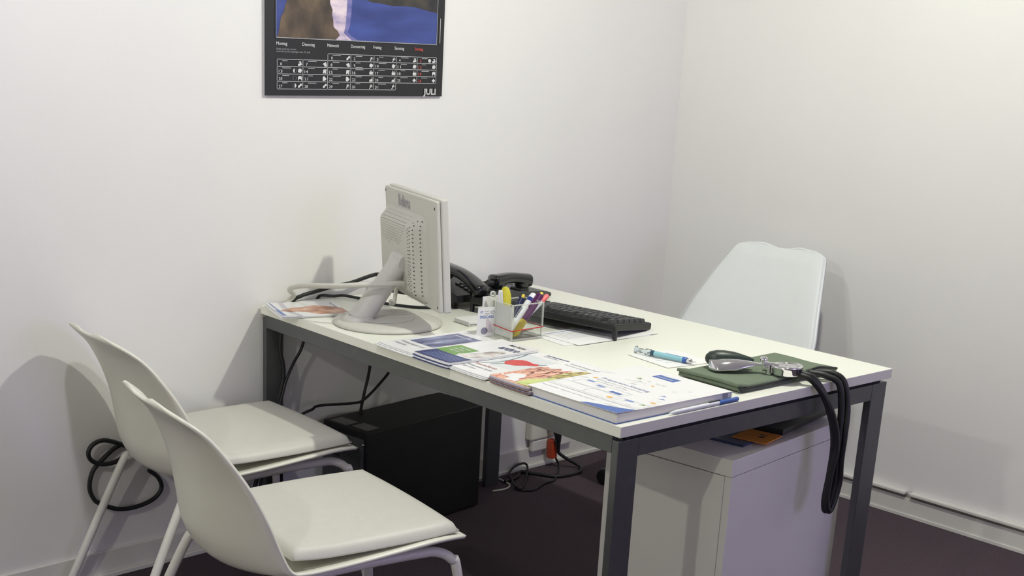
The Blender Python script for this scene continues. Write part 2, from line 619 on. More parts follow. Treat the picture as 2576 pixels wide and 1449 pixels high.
# ceiling downlights (each lamp carries its own light; the last is an added fill)
for k, (x, y, pw, colr) in enumerate(DOWNLIGHTS):
    lab = ['round ceiling downlight above the white desk', 'round ceiling downlight above the two white chairs', 'added unseen fill light on the ceiling above the open floor on the left'][k]
    t = thing('ceiling_downlight', lab, 'ceiling light', T3(x, y, CEIL), 'ceiling downlights')
    MB().lathe([(.042, -.012), (.055, -.012), (.058, -.006), (.058, 0), (.042, 0), (.042, -.012)], 32).build('trim_ring', M_CHROME2, t)
    MB().lathe([(0, -.004), (.042, -.004)], 32).build('lamp_glass', M_LAMP, t)
    lo = add_light('SPOT', 'lamp', (0, 0, -.03), pw, colr, spot_size=math.radians(178), spot_blend=0.12, shadow_soft_size=0.035)
    lo.parent = t


# ------------------------------------------------------------------ calendar
t = thing('wall_calendar', 'black monthly wall calendar with a rocky sea picture above the dates', 'calendar', T3(0, 0, 0))
CX0, CX1, CZT = .0155, .6865, 1.86
YC = -.0125


def cal_z(x, k):
    """k = 0 at the sheet's lower edge, 1 at the lower edge of the picture."""
    s = (x - .019) / .664
    z0 = 1.347 - .0045 * s
    z1 = 1.5075 - .0085 * s
    return z0 + (z1 - z0) * k


MB().add([(CX0 + .004, -.0005, 1.352), (CX1 + .002, -.0005, 1.348), (CX1 + .002, -.0005, CZT), (CX0 + .004, -.0005, CZT),
          (CX0 + .002, -.0085, 1.350), (CX1 + .002, -.0085, 1.346), (CX1 + .002, -.0085, CZT), (CX0 + .002, -.0085, CZT)],
         [[0, 1, 2, 3], [4, 7, 6, 5], [0, 4, 5, 1], [3, 2, 6, 7], [0, 3, 7, 4], [1, 5, 6, 2]]).build(
    'later_pages', pm('calendar_page_edges', (196, 196, 200), 0.7, noise=0.25, nscale=400), t)
pg = MB()
pg.sheet(lambda a, b: (CX0 + (CX1 - CX0) * (1 - a), YC + .0015 - .0015 * math.sin(PI * a), (1.347 - .0045 * (1 - a)) * (1 - b) + CZT * b), 24, 12, -.002, crisp=True)
front = pg.build('front_page', M_CALBLK, t)
pr = MB()
yy = YC - .0012


def zp(x, z):
    return (x, yy, z)


def ck(x, k):
    return (x, yy, cal_z(x, k))


def ck2(x, k):
    return (x, yy - .0003, cal_z(x, k))


PICT = 1.845
# picture
PMATS = [M_CALLINE, M_SEA, M_ROCK, M_GLINT, M_LAND, M_CALTXT, M_CALRED, M_CALBLK,
         ramp_mat('calendar_glow_print', [(0.35, (84, 88, 152)), (0.65, (128, 124, 178))], scale=16, stretch=(1, 1, 3), rough=0.4)]
for i in range(12):
    xa, xb = .051 + .603 * i / 12, .051 + .603 * (i + 1) / 12
    pr.add([(xa, yy, cal_z(xa, 1)), (xb, yy, cal_z(xb, 1)), (xb, yy, PICT), (xa, yy, PICT)], [[0, 1, 2, 3]], 1)
y1 = yy - .0003
rock = [(.0525, cal_z(.0525, 1.002)), (.262, cal_z(.262, 1.002)), (.276, 1.518), (.268, 1.531), (.253, 1.540), (.252, 1.560), (.247, 1.575), (.249, 1.588),
        (.240, 1.605), (.238, 1.625), (.242, 1.66), (.226, 1.69), (.205, 1.71), (.17, 1.715), (.14, 1.70), (.112, 1.67), (.095, 1.64), (.088, 1.609), (.082, 1.595), (.076, 1.575),
        (.068, 1.565), (.064, 1.545), (.061, 1.525), (.058, 1.516)]
glint = [(.250, cal_z(.25, 1.003)), (.322, cal_z(.322, 1.003)), (.305, 1.515), (.292, 1.525), (.298, 1.55), (.300, 1.58), (.302, 1.61), (.300, 1.66), (.29, 1.70),
         (.262, 1.70), (.245, 1.66), (.237, 1.625), (.240, 1.605), (.246, 1.580), (.252, 1.545), (.262, 1.530), (.270, 1.518)]
soft = [(.270, cal_z(.27, 1.003)), (.350, cal_z(.35, 1.003)), (.318, 1.517), (.306, 1.527), (.314, 1.55), (.318, 1.58), (.320, 1.61), (.316, 1.66), (.30, 1.70), (.27, 1.70)]
pr.add([(x, y1 + .0001, z) for x, z in soft], [list(range(len(soft)))], 8)
pr.add([(x, y1, z) for x, z in glint], [list(range(len(glint)))], 3)
pr.add([(x, y1 - .0003, z) for x, z in rock], [list(range(len(rock)))], 2)
land = [(.368, 1.622), (.395, 1.615), (.43, 1.613), (.47, 1.608), (.52, 1.609), (.565, 1.607), (.60, 1.601), (.653, 1.593), (.653, 1.655), (.60, 1.668), (.55, 1.652), (.50, 1.650), (.45, 1.632), (.40, 1.626)]
pr.add([(x, y1, z) for x, z in land], [list(range(len(land)))], 4)
pr.add([(x, y1 - .00045, z) for x, z in ((.239, 1.620), (.30, 1.623), (.33, 1.627), (.30, 1.634), (.240, 1.632))], [[0, 1, 2, 3, 4]], 4)
sky_band = [(.051, 1.72), (.654, 1.70), (.654, PICT), (.051, PICT)]
for a, b2 in (((.051, 1.0), (.654, 1.0)),):
    for i in range(12):
        xa, xb = .050 + .605 * i / 12, .050 + .605 * (i + 1) / 12
        pr.add([(xa, y1 - .0004, cal_z(xa, .994)), (xb, y1 - .0004, cal_z(xb, .994)), (xb, y1 - .0004, cal_z(xb, 1.006)), (xa, y1 - .0004, cal_z(xa, 1.006))], [[0, 1, 2, 3]], 0)
for xa in (.050, .6535):
    pr.add([(xa, y1 - .0004, cal_z(xa, .994)), (xa + .0016, y1 - .0004, cal_z(xa, .994)), (xa + .0016, y1 - .0004, PICT), (xa, y1 - .0004, PICT)], [[0, 1, 2, 3]], 0)
# weekdays
colx = [.055, .145, .234, .319, .407, .494, .578, .657]
days = ['Montag', 'Dienstag', 'Mittwoch', 'Donnerstag', 'Freitag', 'Samstag', 'Sonntag']
for i, dname in enumerate(days):
    x = [.052, .1425, .2315, .319, .4035, .486, .566][i]
    wd = [.038, .044, .042, .053, .031, .038, .034][i]
    pr.text(dname, x, .875, .058, ck, 6 if i == 6 else 5, width=wd, bold=.01)
pr.text('Zweifle niemals hier und mein...', .052, .795, .030, ck, 0, width=.072)
pr.text('wird bald das Dorf gefangen sein. (10. Juli)', .052, .752, .030, ck, 0, width=.118)
# date grid
rows_l = [.745, .613, .500, .372, .243, .110]


def rk(i, x):
    """k of the i-th grid line (0 top) at x."""
    L0 = [.752, .635, .507, .378, .247, .116]
    return L0[i]


nums = []
d0 = 1
for r_ in range(5):
    for c_ in range(7):
        if r_ == 0 and c_ < 2:
            continue
        if d0 > 31:
            break
        nums.append((r_, c_, d0))
        d0 += 1


def gk(r_):
    return [.752, .632, .508, .378, .250, .117][r_]


lw = .0015
grid_rows = {}
# row 0 holds 1-5 in columns 2-6; the rows below hold seven days each
seq = {(0, c): c - 1 for c in range(2, 7)}
for r_ in range(1, 5):
    for c in range(7):
        dd = 6 + (r_ - 1) * 7 + c
        if dd <= 31:
            seq[(r_, c)] = dd
lines = set()
for (r_, c), dd in seq.items():
    k1, k0 = gk(r_), gk(r_ + 1)
    xa, xb = colx[c], colx[c + 1]
    lines.update([('h', r_, c), ('h', r_ + 1, c), ('v', r_, c), ('v', r_, c + 1)])
    nm = str(dd)
    red = c == 6
    pr.text(nm, xa + .0165 if dd < 10 else xa + .018, k0 + .022, .052, ck2, 6 if red else 5, align='R', width=(.0035 if dd == 1 else .006 if dd < 10 else .0125), bold=.008)
    # tiny feast name
    pr.flat([(xa + .018, k1 - .032), (xa + .018 + .018 + .006 * ((dd * 5) % 3), k1 - .032), (xa + .018 + .018 + .006 * ((dd * 5) % 3), k1 - .020), (xa + .018, k1 - .020)], ck2, 0)
    if dd == 9:
        pr.flat([(xa + .018, k0 + .008), (xa + .044, k0 + .008), (xa + .044, k0 + .020), (xa + .018, k0 + .020)], ck2, 0)
    # little sign of the zodiac: small irregular pale silhouettes
    ix, ik = xb - .0105, (k0 + k1) / 2 - .006
    kind = {1: 0, 2: 1, 3: 1, 4: 2, 5: 2, 6: 2, 7: 3, 8: 3, 9: 4, 10: 4, 11: 5, 12: 5, 13: 5, 14: 6, 15: 6, 16: 7, 17: 7, 18: 7, 19: 8, 20: 8, 21: 9, 22: 9, 23: 10, 24: 10, 25: 11, 26: 11, 27: 0, 28: 0, 29: 1, 30: 1, 31: 1}[dd]
    S = .0072
    K = .040
    shp = {0: [(-1, -.6), (-.6, -1), (0, -.8), (.2, -.2), (1, 0), (1, .8), (.3, 1), (-.1, .3), (-.6, .2)],
           1: [(-1, -1), (-.4, -1), (0, -.3), (.4, -.1), (.5, .5), (.1, 1), (-.2, .4), (-.7, .1), (-.5, -.4)],
           2: [(-1, -1), (.1, -.9), (1, -.5), (.7, .2), (.4, 1), (-.5, .9), (-.7, .5), (0, .5), (-.2, 0), (-1, -.1)],
           3: [(-.2, -1), (1, -1), (.9, .1), (.4, 1), (-.2, .6), (-.8, .5), (-1, -.3), (-.5, -.2)],
           4: [(-1, -.5), (0, -1), (.7, -.5), (1, .6), (.5, .5), (-.2, 1), (-.9, .5)],
           5: [(-1, -1), (-.6, -.5), (0, -1), (.6, -.7), (1, .3), (.4, 1), (-.6, .9), (-1, .2)],
           6: [(-1, -1), (-.4, -.9), (0, -.5), (.2, -1), (.8, -1), (.7, 0), (1, .8), (.6, .9), (-.8, .8)],
           7: [(-.9, -1), (.9, -1), (1, .2), (.6, .3), (.5, 1), (.2, .9), (.1, .3), (-.2, .3), (-.3, 1), (-.6, .9), (-.7, .2), (-1, .1)],
           8: [(-.9, -1), (-.6, -1), (-.5, -.4), (.5, -.4), (.6, -1), (.9, -1), (1, .5), (.5, 1), (-.5, 1), (-1, .5)],
           9: [(-1, -1), (0, -1), (.5, -.6), (1, 0), (.5, .3), (.1, .9), (-.8, 1), (-1, .6)],
           10: [(-1, -1), (.9, -1), (.8, .4), (.7, 1), (.4, 1), (.3, .1), (-.2, .1), (-.7, -.1)],
           11: [(-.4, -1), (.4, -1), (.2, -.6), (1, -.4), (.8, .3), (.2, .5), (0, 1), (-.2, .5), (-.8, .3), (-1, -.4), (-.2, -.6)]}[kind]
    pr.flat([(ix + S * a, ik + K * b_) for a, b_ in shp], ck2, 5)
    if kind == 1:
        pr.ring((ix + .001, ik + .006), .0058, .034, .0012, ck2, 0, 16)
    mx_ = ix - .0185
    if dd == 5:
        pr.disc((mx_, ik), .0062, .036, ck2, 5)
    if dd in (13, 20, 27):
        pr.ring((mx_, ik), .0066, .039, .0009, ck2, 0)
    if dd == 13:
        pr.disc((mx_, ik), .0062, .036, ck2, 5, a0=PI / 2, a1=3 * PI / 2)
    if dd == 27:
        pr.disc((mx_, ik), .0062, .036, ck2, 5, a0=-PI / 2, a1=PI / 2)
for kind, r_, c in sorted(lines):
    if kind == 'h':
        pr.flat([(colx[c] + .0012, gk(r_) - .006), (colx[c + 1] - .0012, gk(r_) - .006), (colx[c + 1] - .0012, gk(r_) + .006), (colx[c] + .0012, gk(r_) + .006)], ck, 0)
    else:
        pr.flat([(colx[c] - .001, gk(r_ + 1) + .008), (colx[c] + .001, gk(r_ + 1) + .008), (colx[c] + .001, gk(r_) - .008), (colx[c] - .001, gk(r_) - .008)], ck, 0)
pr.text('JULI', .6575, .035, .115, ck2, 5, width=.051, align='R', bold=.03)
pr.add([(.6665 + .0028 * j, yy, 1.504 + .0) for j in (0, 1)] + [(.6665 + .0028 * j, yy, 1.578) for j in (1, 0)], [[0, 1, 2, 3]], 0)
pr.build('printing', PMATS, front)

# ------------------------------------------------------------------ desk
desk = thing('desk', 'white rectangular desk with a flat grey steel frame', 'desk', D(0, 0, 0))
# local frame: x = u, y = -v
MB().box(0, DW, -DL, 0, DH - .0247, DH, bev=.0012).build('tabletop', M_DESKTOP, desk)
RT = DH - .0247 - .010
for (v0, v1) in ((.004, .0235), (DL - .0265, DL - .007)):
    for (u0, u1) in ((.005, .066), (DW - .066, DW - .005)):
        MB().box(u0, u1, -v1, -v0, 0, RT, bev=.0015).build('leg', M_STEEL, desk)
    MB().box(.066, DW - .066, -v1, -v0, RT - .041, RT, bev=.0012).build('end_rail', M_STEEL, desk)
    MB().box(.03, DW - .03, -v1 + .004, -v0 - .004, RT, DH - .0247).build('gap_shade_strip', M_DARKGAP, desk)  # dark strip in the gap under the top, standing in for its shade
for (u0, u1) in ((.005, .025), (DW - .025, DW - .005)):
    MB().box(u0, u1, -DL + .0265, -.0235, DH - .0247 - .040, DH - .0247, bev=.001).build('side_rail', M_STEEL, desk)

# ------------------------------------------------------------------ monitor
mon = thing('computer_monitor', 'light grey flat monitor on a round foot, seen from behind', 'monitor', D(.182, .392, DH))
PAN = Matrix.Translation((.060, -.018, .22)) @ Matrix.Rotation(math.radians(-17.5), 4, 'Z') @ Matrix.Rotation(math.radians(-4.2), 4, 'Y') @ Matrix.Translation((0, 0, -.22))
MB().lathe([(0, 0), (.150, 0), (.154, .003), (.153, .008), (.140, .014), (.09, .0185), (.0, .0195)], 64).build('base', M_BEIGE, mon)
MB().lathe([(.084, .0192), (.086, .0200), (.088, .0190)], 64, T=Matrix.Translation((-.012, .005, 0))).build('base_ring', M_BEIGE2, mon)
# arm
a0, a1 = Vector((-.085, .022, .012)), Vector((.030, -.010, .172))
mb = MB()
mb.tube([a0, a0 * .5 + a1 * .5, a1], [.034, .031, .030], n=24, spline=6)
mb.lathe([(.046, .012), (.043, .024), (.034, .030)], 32, T=Matrix.Translation((-.085, .022, 0)))
mb.build('arm', M_BEIGE2, mon)
hinge = MB()
hinge.tube([a1 + Vector((.008, .030, .006)), a1 + Vector((.0, -.030, .0))], .024, n=24, spline=0)
hinge.build('hinge', M_BEIGE2, mon)
HW, ZB, ZT = .2075, .065, .363
XB = .0        # back plane of the housing
bk = MB()
bk.box(XB, XB + .0125, -HW, HW, ZB, ZT, bev=.004, T=PAN)
backh = bk.build('back_housing', M_BEIGE, mon)
bz = MB()
bz.box(XB + .0142, XB + .035, -HW - .002, HW + .002, ZB - .002, ZT + .003, bev=.004, T=PAN)
bz.box(XB + .010, XB + .016, -HW + .004, HW - .004, ZB + .004, ZT - .003, T=PAN)
bz.build('front_bezel', M_BEIGE2, mon)
MB().box(XB + .0345, XB + .0355, -HW + .02, HW - .02, ZB + .025, ZT - .02, T=PAN).build('screen', M_BLACKG, mon)
# bulged rear cover
by0, by1, bz0, bz1 = -.105, .165, ZB + .028, ZT - .062


def bulge(a, b):
    y = by0 - .03 + (by1 + .03 - by0 + .03) * a
    z = bz0 - .02 + (bz1 - bz0 + .035) * b

    def edge(q, w0, w1):
        e0 = max(0.0, min(1.0, (q - w0) / .16))
        e1 = max(0.0, min(1.0, (w1 - q) / .16))
        s0 = e0 * e0 * (3 - 2 * e0)
        s1 = e1 * e1 * (3 - 2 * e1)
        return s0 * s1
    h = edge(a, 0.0, 1.06) * edge(b, -.03, 1.0)
    return Vector((XB + .001 - .034 * h, y, z))


bg = MB()
bg.sheet(lambda a, b: bulge(1 - a, b), 40, 30, .002, T=PAN)
cover = bg.build('rear_cover', M_BEIGE, mon)
# vent holes: columns of short dark slots on the near side, fine rows above
vt = MB()
for r_ in range(19):
    z = bz0 + .004 + r_ * .0112
    for c_, (yy_, wd, hh_) in enumerate(((-.112, .0065, .0022), (-.095, .0050, .0020), (-.083, .0036, .0016), (-.0735, .0028, .0013), (-.066, .0022, .0012))):
        zz = z + (0 if c_ < 2 else (r_ - 9) * -.0006 * (c_ - 1))
        p = bulge((yy_ - by0 + .03) / (by1 - by0 + .06), max(0, min(1, (zz - bz0 + .02) / (bz1 - bz0 + .035))))
        if r_ in (0, 18) and c_ > 2:
            continue
        vt.box(p.x - .0012, p.x + .001, yy_ - wd / 2, yy_ + wd / 2, zz - hh_ / 2, zz + hh_ / 2, T=PAN)
vt.build('vent_slots', M_HOLE, cover)
vt = MB()
for r_ in range(11):
    for c_ in range(26 - max(0, r_ - 4)):
        y_ = .150 - c_ * .0078
        z_ = bz1 + .002 - r_ * .0075
        p = bulge((y_ - by0 + .03) / (by1 - by0 + .06), min(1, (z_ - bz0 + .02) / (bz1 - bz0 + .035)))
        vt.box(p.x - .0006, p.x + .001, y_ - .0019, y_ + .0019, z_ - .0007, z_ + .0007, T=PAN)
for k in range(5):
    for c_ in range(15):
        an = math.radians(20 + c_ * 9)
        rr = .040 + k * .010
        y_, z_ = .050 + rr * math.cos(an), .205 + rr * .8 * math.sin(an) * .9
        p = bulge((y_ - by0 + .03) / (by1 - by0 + .06), min(1, (z_ - bz0 + .02) / (bz1 - bz0 + .035)))
        vt.box(p.x - .0006, p.x + .001, y_ - .0018, y_ + .0018, z_ - .0006, z_ + .0006, T=PAN)
vt.build('fine_vent_rows', pm('shallow_vent_grey', (172, 171, 164), 0.6), cover)
lg = MB()
lg.text('Belinea', 0, 0, .034, lambda x, y: PAN @ Vector((XB - .0012, .088 - x, .320 + y)), 0, width=.094, bold=.012)
lg.build('logo', M_LOGO, backh)
for (y_, z_) in ((-.197, ZT - .02), (.2, ZT - .012), (-.197, ZB + .014)):
    MB().box(XB - .0006, XB + .001, y_ - .0025, y_ + .0025, z_ - .0035, z_ + .0035, T=PAN).build('screw_hole', M_HOLE, backh)
pt = MB()
pt.box(-.012, .0, -.058, .012, .106, .128, T=PAN)
cavity = pt.build('port_recess', pm('recess_grey', (120, 118, 110), 0.8), mon)
MB().box(-.032, .0, -.052, -.018, .106, .124, bev=.002, T=PAN).build('cable_plug', M_CABLEW, mon)
hk = MB()
hk.tube([PAN @ Vector((-.005, .12, .085)), PAN @ Vector((-.010, .125, .055)), PAN @ Vector((-.016, .12, .035)), PAN @ Vector((-.028, .112, .032)), PAN @ Vector((-.03, .108, .045))], .006, n=10)
hk.build('cable_hook', M_WHITEPL, mon)

# cables on and behind the desk
pl = mon.matrix_world @ PAN @ Vector((-.034, -.035, .115))
cb = MB()
cb.tube([pl, DP(.190, .438, .860), DP(.142, .434, .862), DP(.085, .395, .858), DP(.042, .33, .848), DP(.035, .22, .832), DP(.055, .12, .812), DP(.07, .05, .79),
         (.105, -.030, .762), (.088, -.019, .735), (.085, -.006, .66)], .0075, n=12)
tag(cb.build('monitor_cable', M_CABLEW), 'beige cable looping from the back of the monitor over the desk edge', 'cable')
cb = MB()
cb.tube([DP(.32, .34, .80), DP(.30, .2, .80), (.419, -.045, .801), (.317, -.035, .782), (.256, -.03, .776), (.181, -.03, .766), (.135, -.026, .757), (.114, -.012, .735), (.112, -.006, .64)], .006, n=12)
tag(cb.build('power_cable', M_CABLE), 'black cable arching along the wall behind the monitor arm', 'cable')
cb = MB()
cb.tube([(.205, -.006, .70), (.215, -.008, .745), DP(.252, .018, .7475), DP(.283, .03, .748), DP(.31, .09, .745), DP(.325, .165, .745), DP(.379, .273, .745), DP(.46, .30, .745), DP(.52, .28, .745)], .0045, n=10)
tag(cb.build('desk_cable', M_CABLE), 'thin black cable lying across the desk behind the monitor foot', 'cable')

# ------------------------------------------------------------------ telephones


def handset(mb, L, T, m=0, fat=1.0, arch=.016):
    """Telephone receiver along x, length L, standing on its two caps at z = 0."""
    def fn(a):
        x = (a - .5) * L
        z = .022 + arch * math.sin(PI * a)
        w = .023 + .004 * abs(2 * a - 1)
        h = (.012 + .004 * abs(2 * a - 1) ** 3) * fat
        if a < .04 or a > .96:
            q = (a if a < .5 else 1 - a) / .04
            s = math.sqrt(max(0, 1 - (1 - q) ** 2))
            w *= .35 + .65 * s
            h *= .35 + .65 * s
        return x, z, w, h
    n, k = 16, 36
    vs, fs = [], []
    for i in range(k + 1):
        x, z, w_, h_ = fn(i / k)
        for j in range(n):
            an = 2 * PI * j / n
            c, s = math.cos(an), math.sin(an)
            e = .7
            vs.append((x, w_ * math.copysign(abs(c) ** e, c), z + h_ * math.copysign(abs(s) ** e, s)))
    for i in range(k):
        for j in range(n):
            fs.append([i * n + j, i * n + (j + 1) % n, (i + 1) * n + (j + 1) % n, (i + 1) * n + j])
    fs.append(list(range(n))[::-1])
    fs.append([k * n + j for j in range(n)])
    mb.add(vs, fs, m, True, T)
    for s in (-1, 1):
        mb.lathe([(.019, 0), (.023, .005), (.024, .020)], 20, m, T @ Matrix.Translation((s * (L / 2 - .026), 0, 0)))
    return mb


def coil(mb, pts, R, r, turns, T=None, m=0):
    P = [Vector(p) for p in pts]
    # resample by Catmull-Rom
    Q = []
    for i in range(len(P) - 1):
        p0 = P[i - 1] if i else P[0] * 2 - P[1]
        p1, p2 = P[i], P[i + 1]
        p3 = P[i + 2] if i + 2 < len(P) else P[-1] * 2 - P[-2]
        for j in range(10):
            t = j / 10
            Q.append(0.5 * ((2 * p1) + (p2 - p0) * t + (2 * p0 - 5 * p1 + 4 * p2 - p3) * t * t + (3 * p1 - p0 - 3 * p2 + p3) * t ** 3))
    Q.append(P[-1])
    out = []
    N = turns * 10
    for i in range(N + 1):
        f_ = i / N * (len(Q) - 1)
        k = min(int(f_), len(Q) - 2)
        p = Q[k].lerp(Q[k + 1], f_ - k)
        d = (Q[k + 1] - Q[k]).normalized()
        up = Vector((0, 0, 1))
        n1 = (up - d * up.dot(d)).normalized()
        n2 = d.cross(n1)
        a = 2 * PI * turns * i / N
        out.append(p + (n1 * math.cos(a) + n2 * math.sin(a)) * R)
    mb.tube(out, r, n=6, spline=0, T=T, m=m)


# desk phone at the far side; local x = across (towards the user), y = along the wall side
ph = thing('telephone', 'black desk telephone with its receiver on the cradle, by the far desk edge', 'telephone', D(.737, .222, DH))
pb = MB()
pb.prism([(-.125, -.115), (.125, -.115), (.125, .11), (-.125, .11)], .003, .018, bev=.005)
pb.add([(-.120, -.110, .016), (.120, -.110, .014), (.120, .104, .014), (-.120, .104, .016), (-.118, -.106, .040), (.118, -.106, .019), (.118, .100, .019), (-.118, .100, .040)],
       [[4, 5, 6, 7], [0, 1, 5, 4], [1, 2, 6, 5], [2, 3, 7, 6], [3, 0, 4, 7]])
pb.build('base', M_GREYPL, ph)
kp = MB()
for i in range(4):
    for j in range(3):
        kp.box(-.02 + i * .028, .0 + i * .028, .02 + j * .022, .036 + j * .022, .018, .034 - i * .003, bev=.002)
kp.build('keypad', M_KEY, ph)
MB().box(-.108, -.05, -.04, .09, .030, .042, bev=.002).build('display', M_BLACKG, ph)
MB().box(-.09, -.045, -.104, -.052, .030, .043, bev=.004).build('cradle', M_BLACK, ph)
MB().box(.005, .04, -.104, -.052, .016, .037, bev=.004).build('cradle', M_BLACK, ph)
hs = MB()
handset(hs, .152, Matrix.Translation((-.020, -.080, .038)) @ Matrix.Rotation(math.radians(3), 4, 'Y'), fat=1.35, arch=.010)
hs.build('receiver', M_BLACKG, ph)
cc = MB()
coil(cc, [(-.092, -.082, .058), (-.116, -.084, .060), (-.134, -.090, .046), (-.135, -.108, .024), (-.118, -.1265, .014), (-.088, -.1265, .013), (-.066, -.118, .012)], .0085, .0028, 34)
cc.build('coiled_cord', M_BLACK, ph)

# second telephone standing on a foot beside the keyboard
p2 = thing('telephone', 'black telephone on a raised stand close to the monitor edge', 'telephone', D(.530, .272, DH))
sb = MB()
sb.add([(-.062, -.075, .022), (.062, -.075, .020), (.062, .105, .060), (-.062, .105, .062), (-.058, -.070, .042), (.058, -.070, .040), (.058, .10, .078), (-.058, .10, .080)],
       [[3, 2, 1, 0], [4, 5, 6, 7], [0, 1, 5, 4], [1, 2, 6, 5], [2, 3, 7, 6], [3, 0, 4, 7]])
sb.build('base', M_BLACK, p2)
MB().box(-.052, -.042, -.052, -.040, 0, .030).build('foot', M_BLACK, p2)
MB().box(.042, .052, -.052, -.040, 0, .030).build('foot', M_BLACK, p2)
MB().box(-.055, .055, .055, .085, 0, .056).build('stand', M_BLACK, p2)
kp = MB()
SL = Matrix.Translation((0, -.07, .0405)) @ Matrix.Rotation(math.radians(12.6), 4, 'X')
for i in range(4):
    for j in range(3):
        kp.box(.004 + j * .018, .017 + j * .018, .015 + i * .02, .028 + i * .02, 0, .005, bev=.0015, T=SL)
kp.build('keypad', M_KEY, p2)
hs = MB()
handset(hs, .205, Matrix.Translation((-.006, -.026, .059)) @ Matrix.Rotation(math.radians(90), 4, 'Z') @ Matrix.Rotation(math.radians(-13.5), 4, 'Y'), fat=1.2)
hs.build('receiver', M_BLACKG, p2)
cc = MB()
coil(cc, [(-.010, .082, .092), (.006, .108, .085), (.042, .110, .072), (.066, .085, .058), (.0735, .04, .028), (.0735, -.02, .016), (.066, -.05, .014)], .0085, .0028, 30)
cc.build('coiled_cord', M_BLACK, p2)

# ------------------------------------------------------------------ keyboard
# local x along the length (towards the near end), y towards the monitor (raised rear edge)
KL, KD = .500, .196
KROT = math.atan2(.548, .095)
kbm = D(.5328, .605, DH)
e1 = (DP(.580, .879) - DP(.485, .331)).normalized()
e2 = Vector((0, 0, 1)).cross(e1)
org = DP(.5775, .8775) - e1 * (KL / 2)
kb_rot = Matrix((e1, e2, Vector((0, 0, 1)))).transposed().to_4x4()
# keyboard's rear edge sits at local y = 0, its front (user) edge at the far side
kb = thing('keyboard', 'black computer keyboard with folded-out rear feet on white papers', 'keyboard', Matrix.Translation(org) @ kb_rot)
sgn = 1 if e2.dot(DP(1, 0) - DP(0, 0)) > 0 else -1
tilt = math.radians(6.5) * sgn
KT = Matrix.Translation((0, 0, .0352)) @ Matrix.Rotation(-tilt, 4, 'X')
body = MB()
poly = [(-KL / 2, 0), (KL / 2, 0), (KL / 2, sgn * (KD - .010)), (KL / 2 - .010, sgn * KD), (-KL / 2 + .010, sgn * KD), (-KL / 2, sgn * (KD - .010))]
if sgn < 0:
    poly = poly[::-1]
body.prism(poly, -.010, .010, bev=.004, T=KT)
kbody = body.build('body', M_BLACK, kb)
for sx in (-1, 1):
    q = MB()
    q.box(sx * (KL / 2 - .0) - .006, sx * (KL / 2 - .0) + .006, sgn * .006 - .005, sgn * .006 + .005, 0, .036, bev=.002)
    q.build('foot', M_BLACK, kb)
keymesh = {}


def keycap(wk):
    if wk not in keymesh:
        q = MB()
        a, h = wk / 2 - .0012, .0105
        q.add([(-a, -.0112, 0), (a, -.0112, 0), (a, .0112, 0), (-a, .0112, 0), (-a + .0024, -.0080, h), (a - .0024, -.0080, h), (a - .0024, .0092, h), (-a + .0024, .0092, h)],
              [[4, 5, 6, 7], [0, 1, 5, 4], [1, 2, 6, 5], [2, 3, 7, 6], [3, 0, 4, 7]])
        me = bpy.data.meshes.new('key')
        me.from_pydata([tuple(v) for v in q.v], [], q.f)
        me.materials.append(M_KEY)
        keymesh[wk] = me
    return keymesh[wk]


U = .0212
layouts = [
    [(0, 1)] + [(2 + i + (i // 4) * .5, 1) for i in range(12)] + [(15.4, 1), (16.4, 1), (17.4, 1)],
    [(i, 1) for i in range(13)] + [(13, 2), (15.4, 1), (16.4, 1), (17.4, 1), (18.8, 1), (19.8, 1), (20.8, 1), (21.8, 1)],
    [(0, 1.5)] + [(1.5 + i, 1) for i in range(12)] + [(13.5, 1.5), (15.4, 1), (16.4, 1), (17.4, 1), (18.8, 1), (19.8, 1), (20.8, 1)],
    [(0, 1.75)] + [(1.75 + i, 1) for i in range(11)] + [(12.75, 2.25), (18.8, 1), (19.8, 1), (20.8, 1)],
    [(0, 1.25)] + [(1.25 + i, 1) for i in range(11)] + [(12.25, 2.75), (16.4, 1), (18.8, 1), (19.8, 1), (20.8, 1)],
    [(0, 1.5), (1.5, 1.25), (2.75, 1.25), (4, 6), (10, 1.25), (11.25, 1.25), (12.5, 2.5), (15.4, 1), (16.4, 1), (17.4, 1), (18.8, 2)],
]
rowy = [.018, .050, .078, .105, .132, .159]
nk = 0
for ry_, lay in zip(rowy, layouts):
    for (kx, kw) in lay:
        if nk >= 100:
            break
        ko = bpy.data.objects.new('key', keycap(round(kw * U, 4)))
        COL.objects.link(ko)
        ko.parent = kb
        # the user sits on the far side: their left hand is at the near (+x) end
        xx = KL / 2 - .010 - (kx + kw / 2) * (KL - .02) / 22.8 * 1.0 if sgn > 0 else -KL / 2 + .010 + (kx + kw / 2) * (KL - .02) / 22.8
        ko.matrix_local = KT @ Matrix.Translation((xx, sgn * ry_, .0095))
        nk += 1
# papers under the keyboard
for k, (u0, v0, w_, l_, rz) in enumerate(((.435, .70, .30, .155, -.10), (.455, .715, .30, .16, -.02))):
    z0 = DH + .0004 + k * .0014
    q = MB()
    mp = lambda s, t_, zz=.0013: (s, -t_, zz)
    q.box(0, w_, -l_, 0, 0, .0011)
    if k == 1:
        q.patch(.01, w_ - .01, .012, .016, mp, 1, 2, 1)
        for j in range(6):
            q.patch(.02, .16 + .02 * (j % 3), .03 + .012 * j, .033 + .012 * j, mp, 2, 2, 1)
    o = q.build('paper_sheet', [M_PAPER, M_LBLUE, M_INKL], M=D(u0, v0, z0, rz))
    tag(o, ['lower sheet of white paper under the keyboard, poking out by the clear box', 'upper printed white sheet lying under the keyboard'][k], 'paper')
q = MB()
q.box(0, .12, -.075, 0, 0, .012, bev=.001)
q.box(.003, .117, -.0755, -.07, .003, .006, m=1)
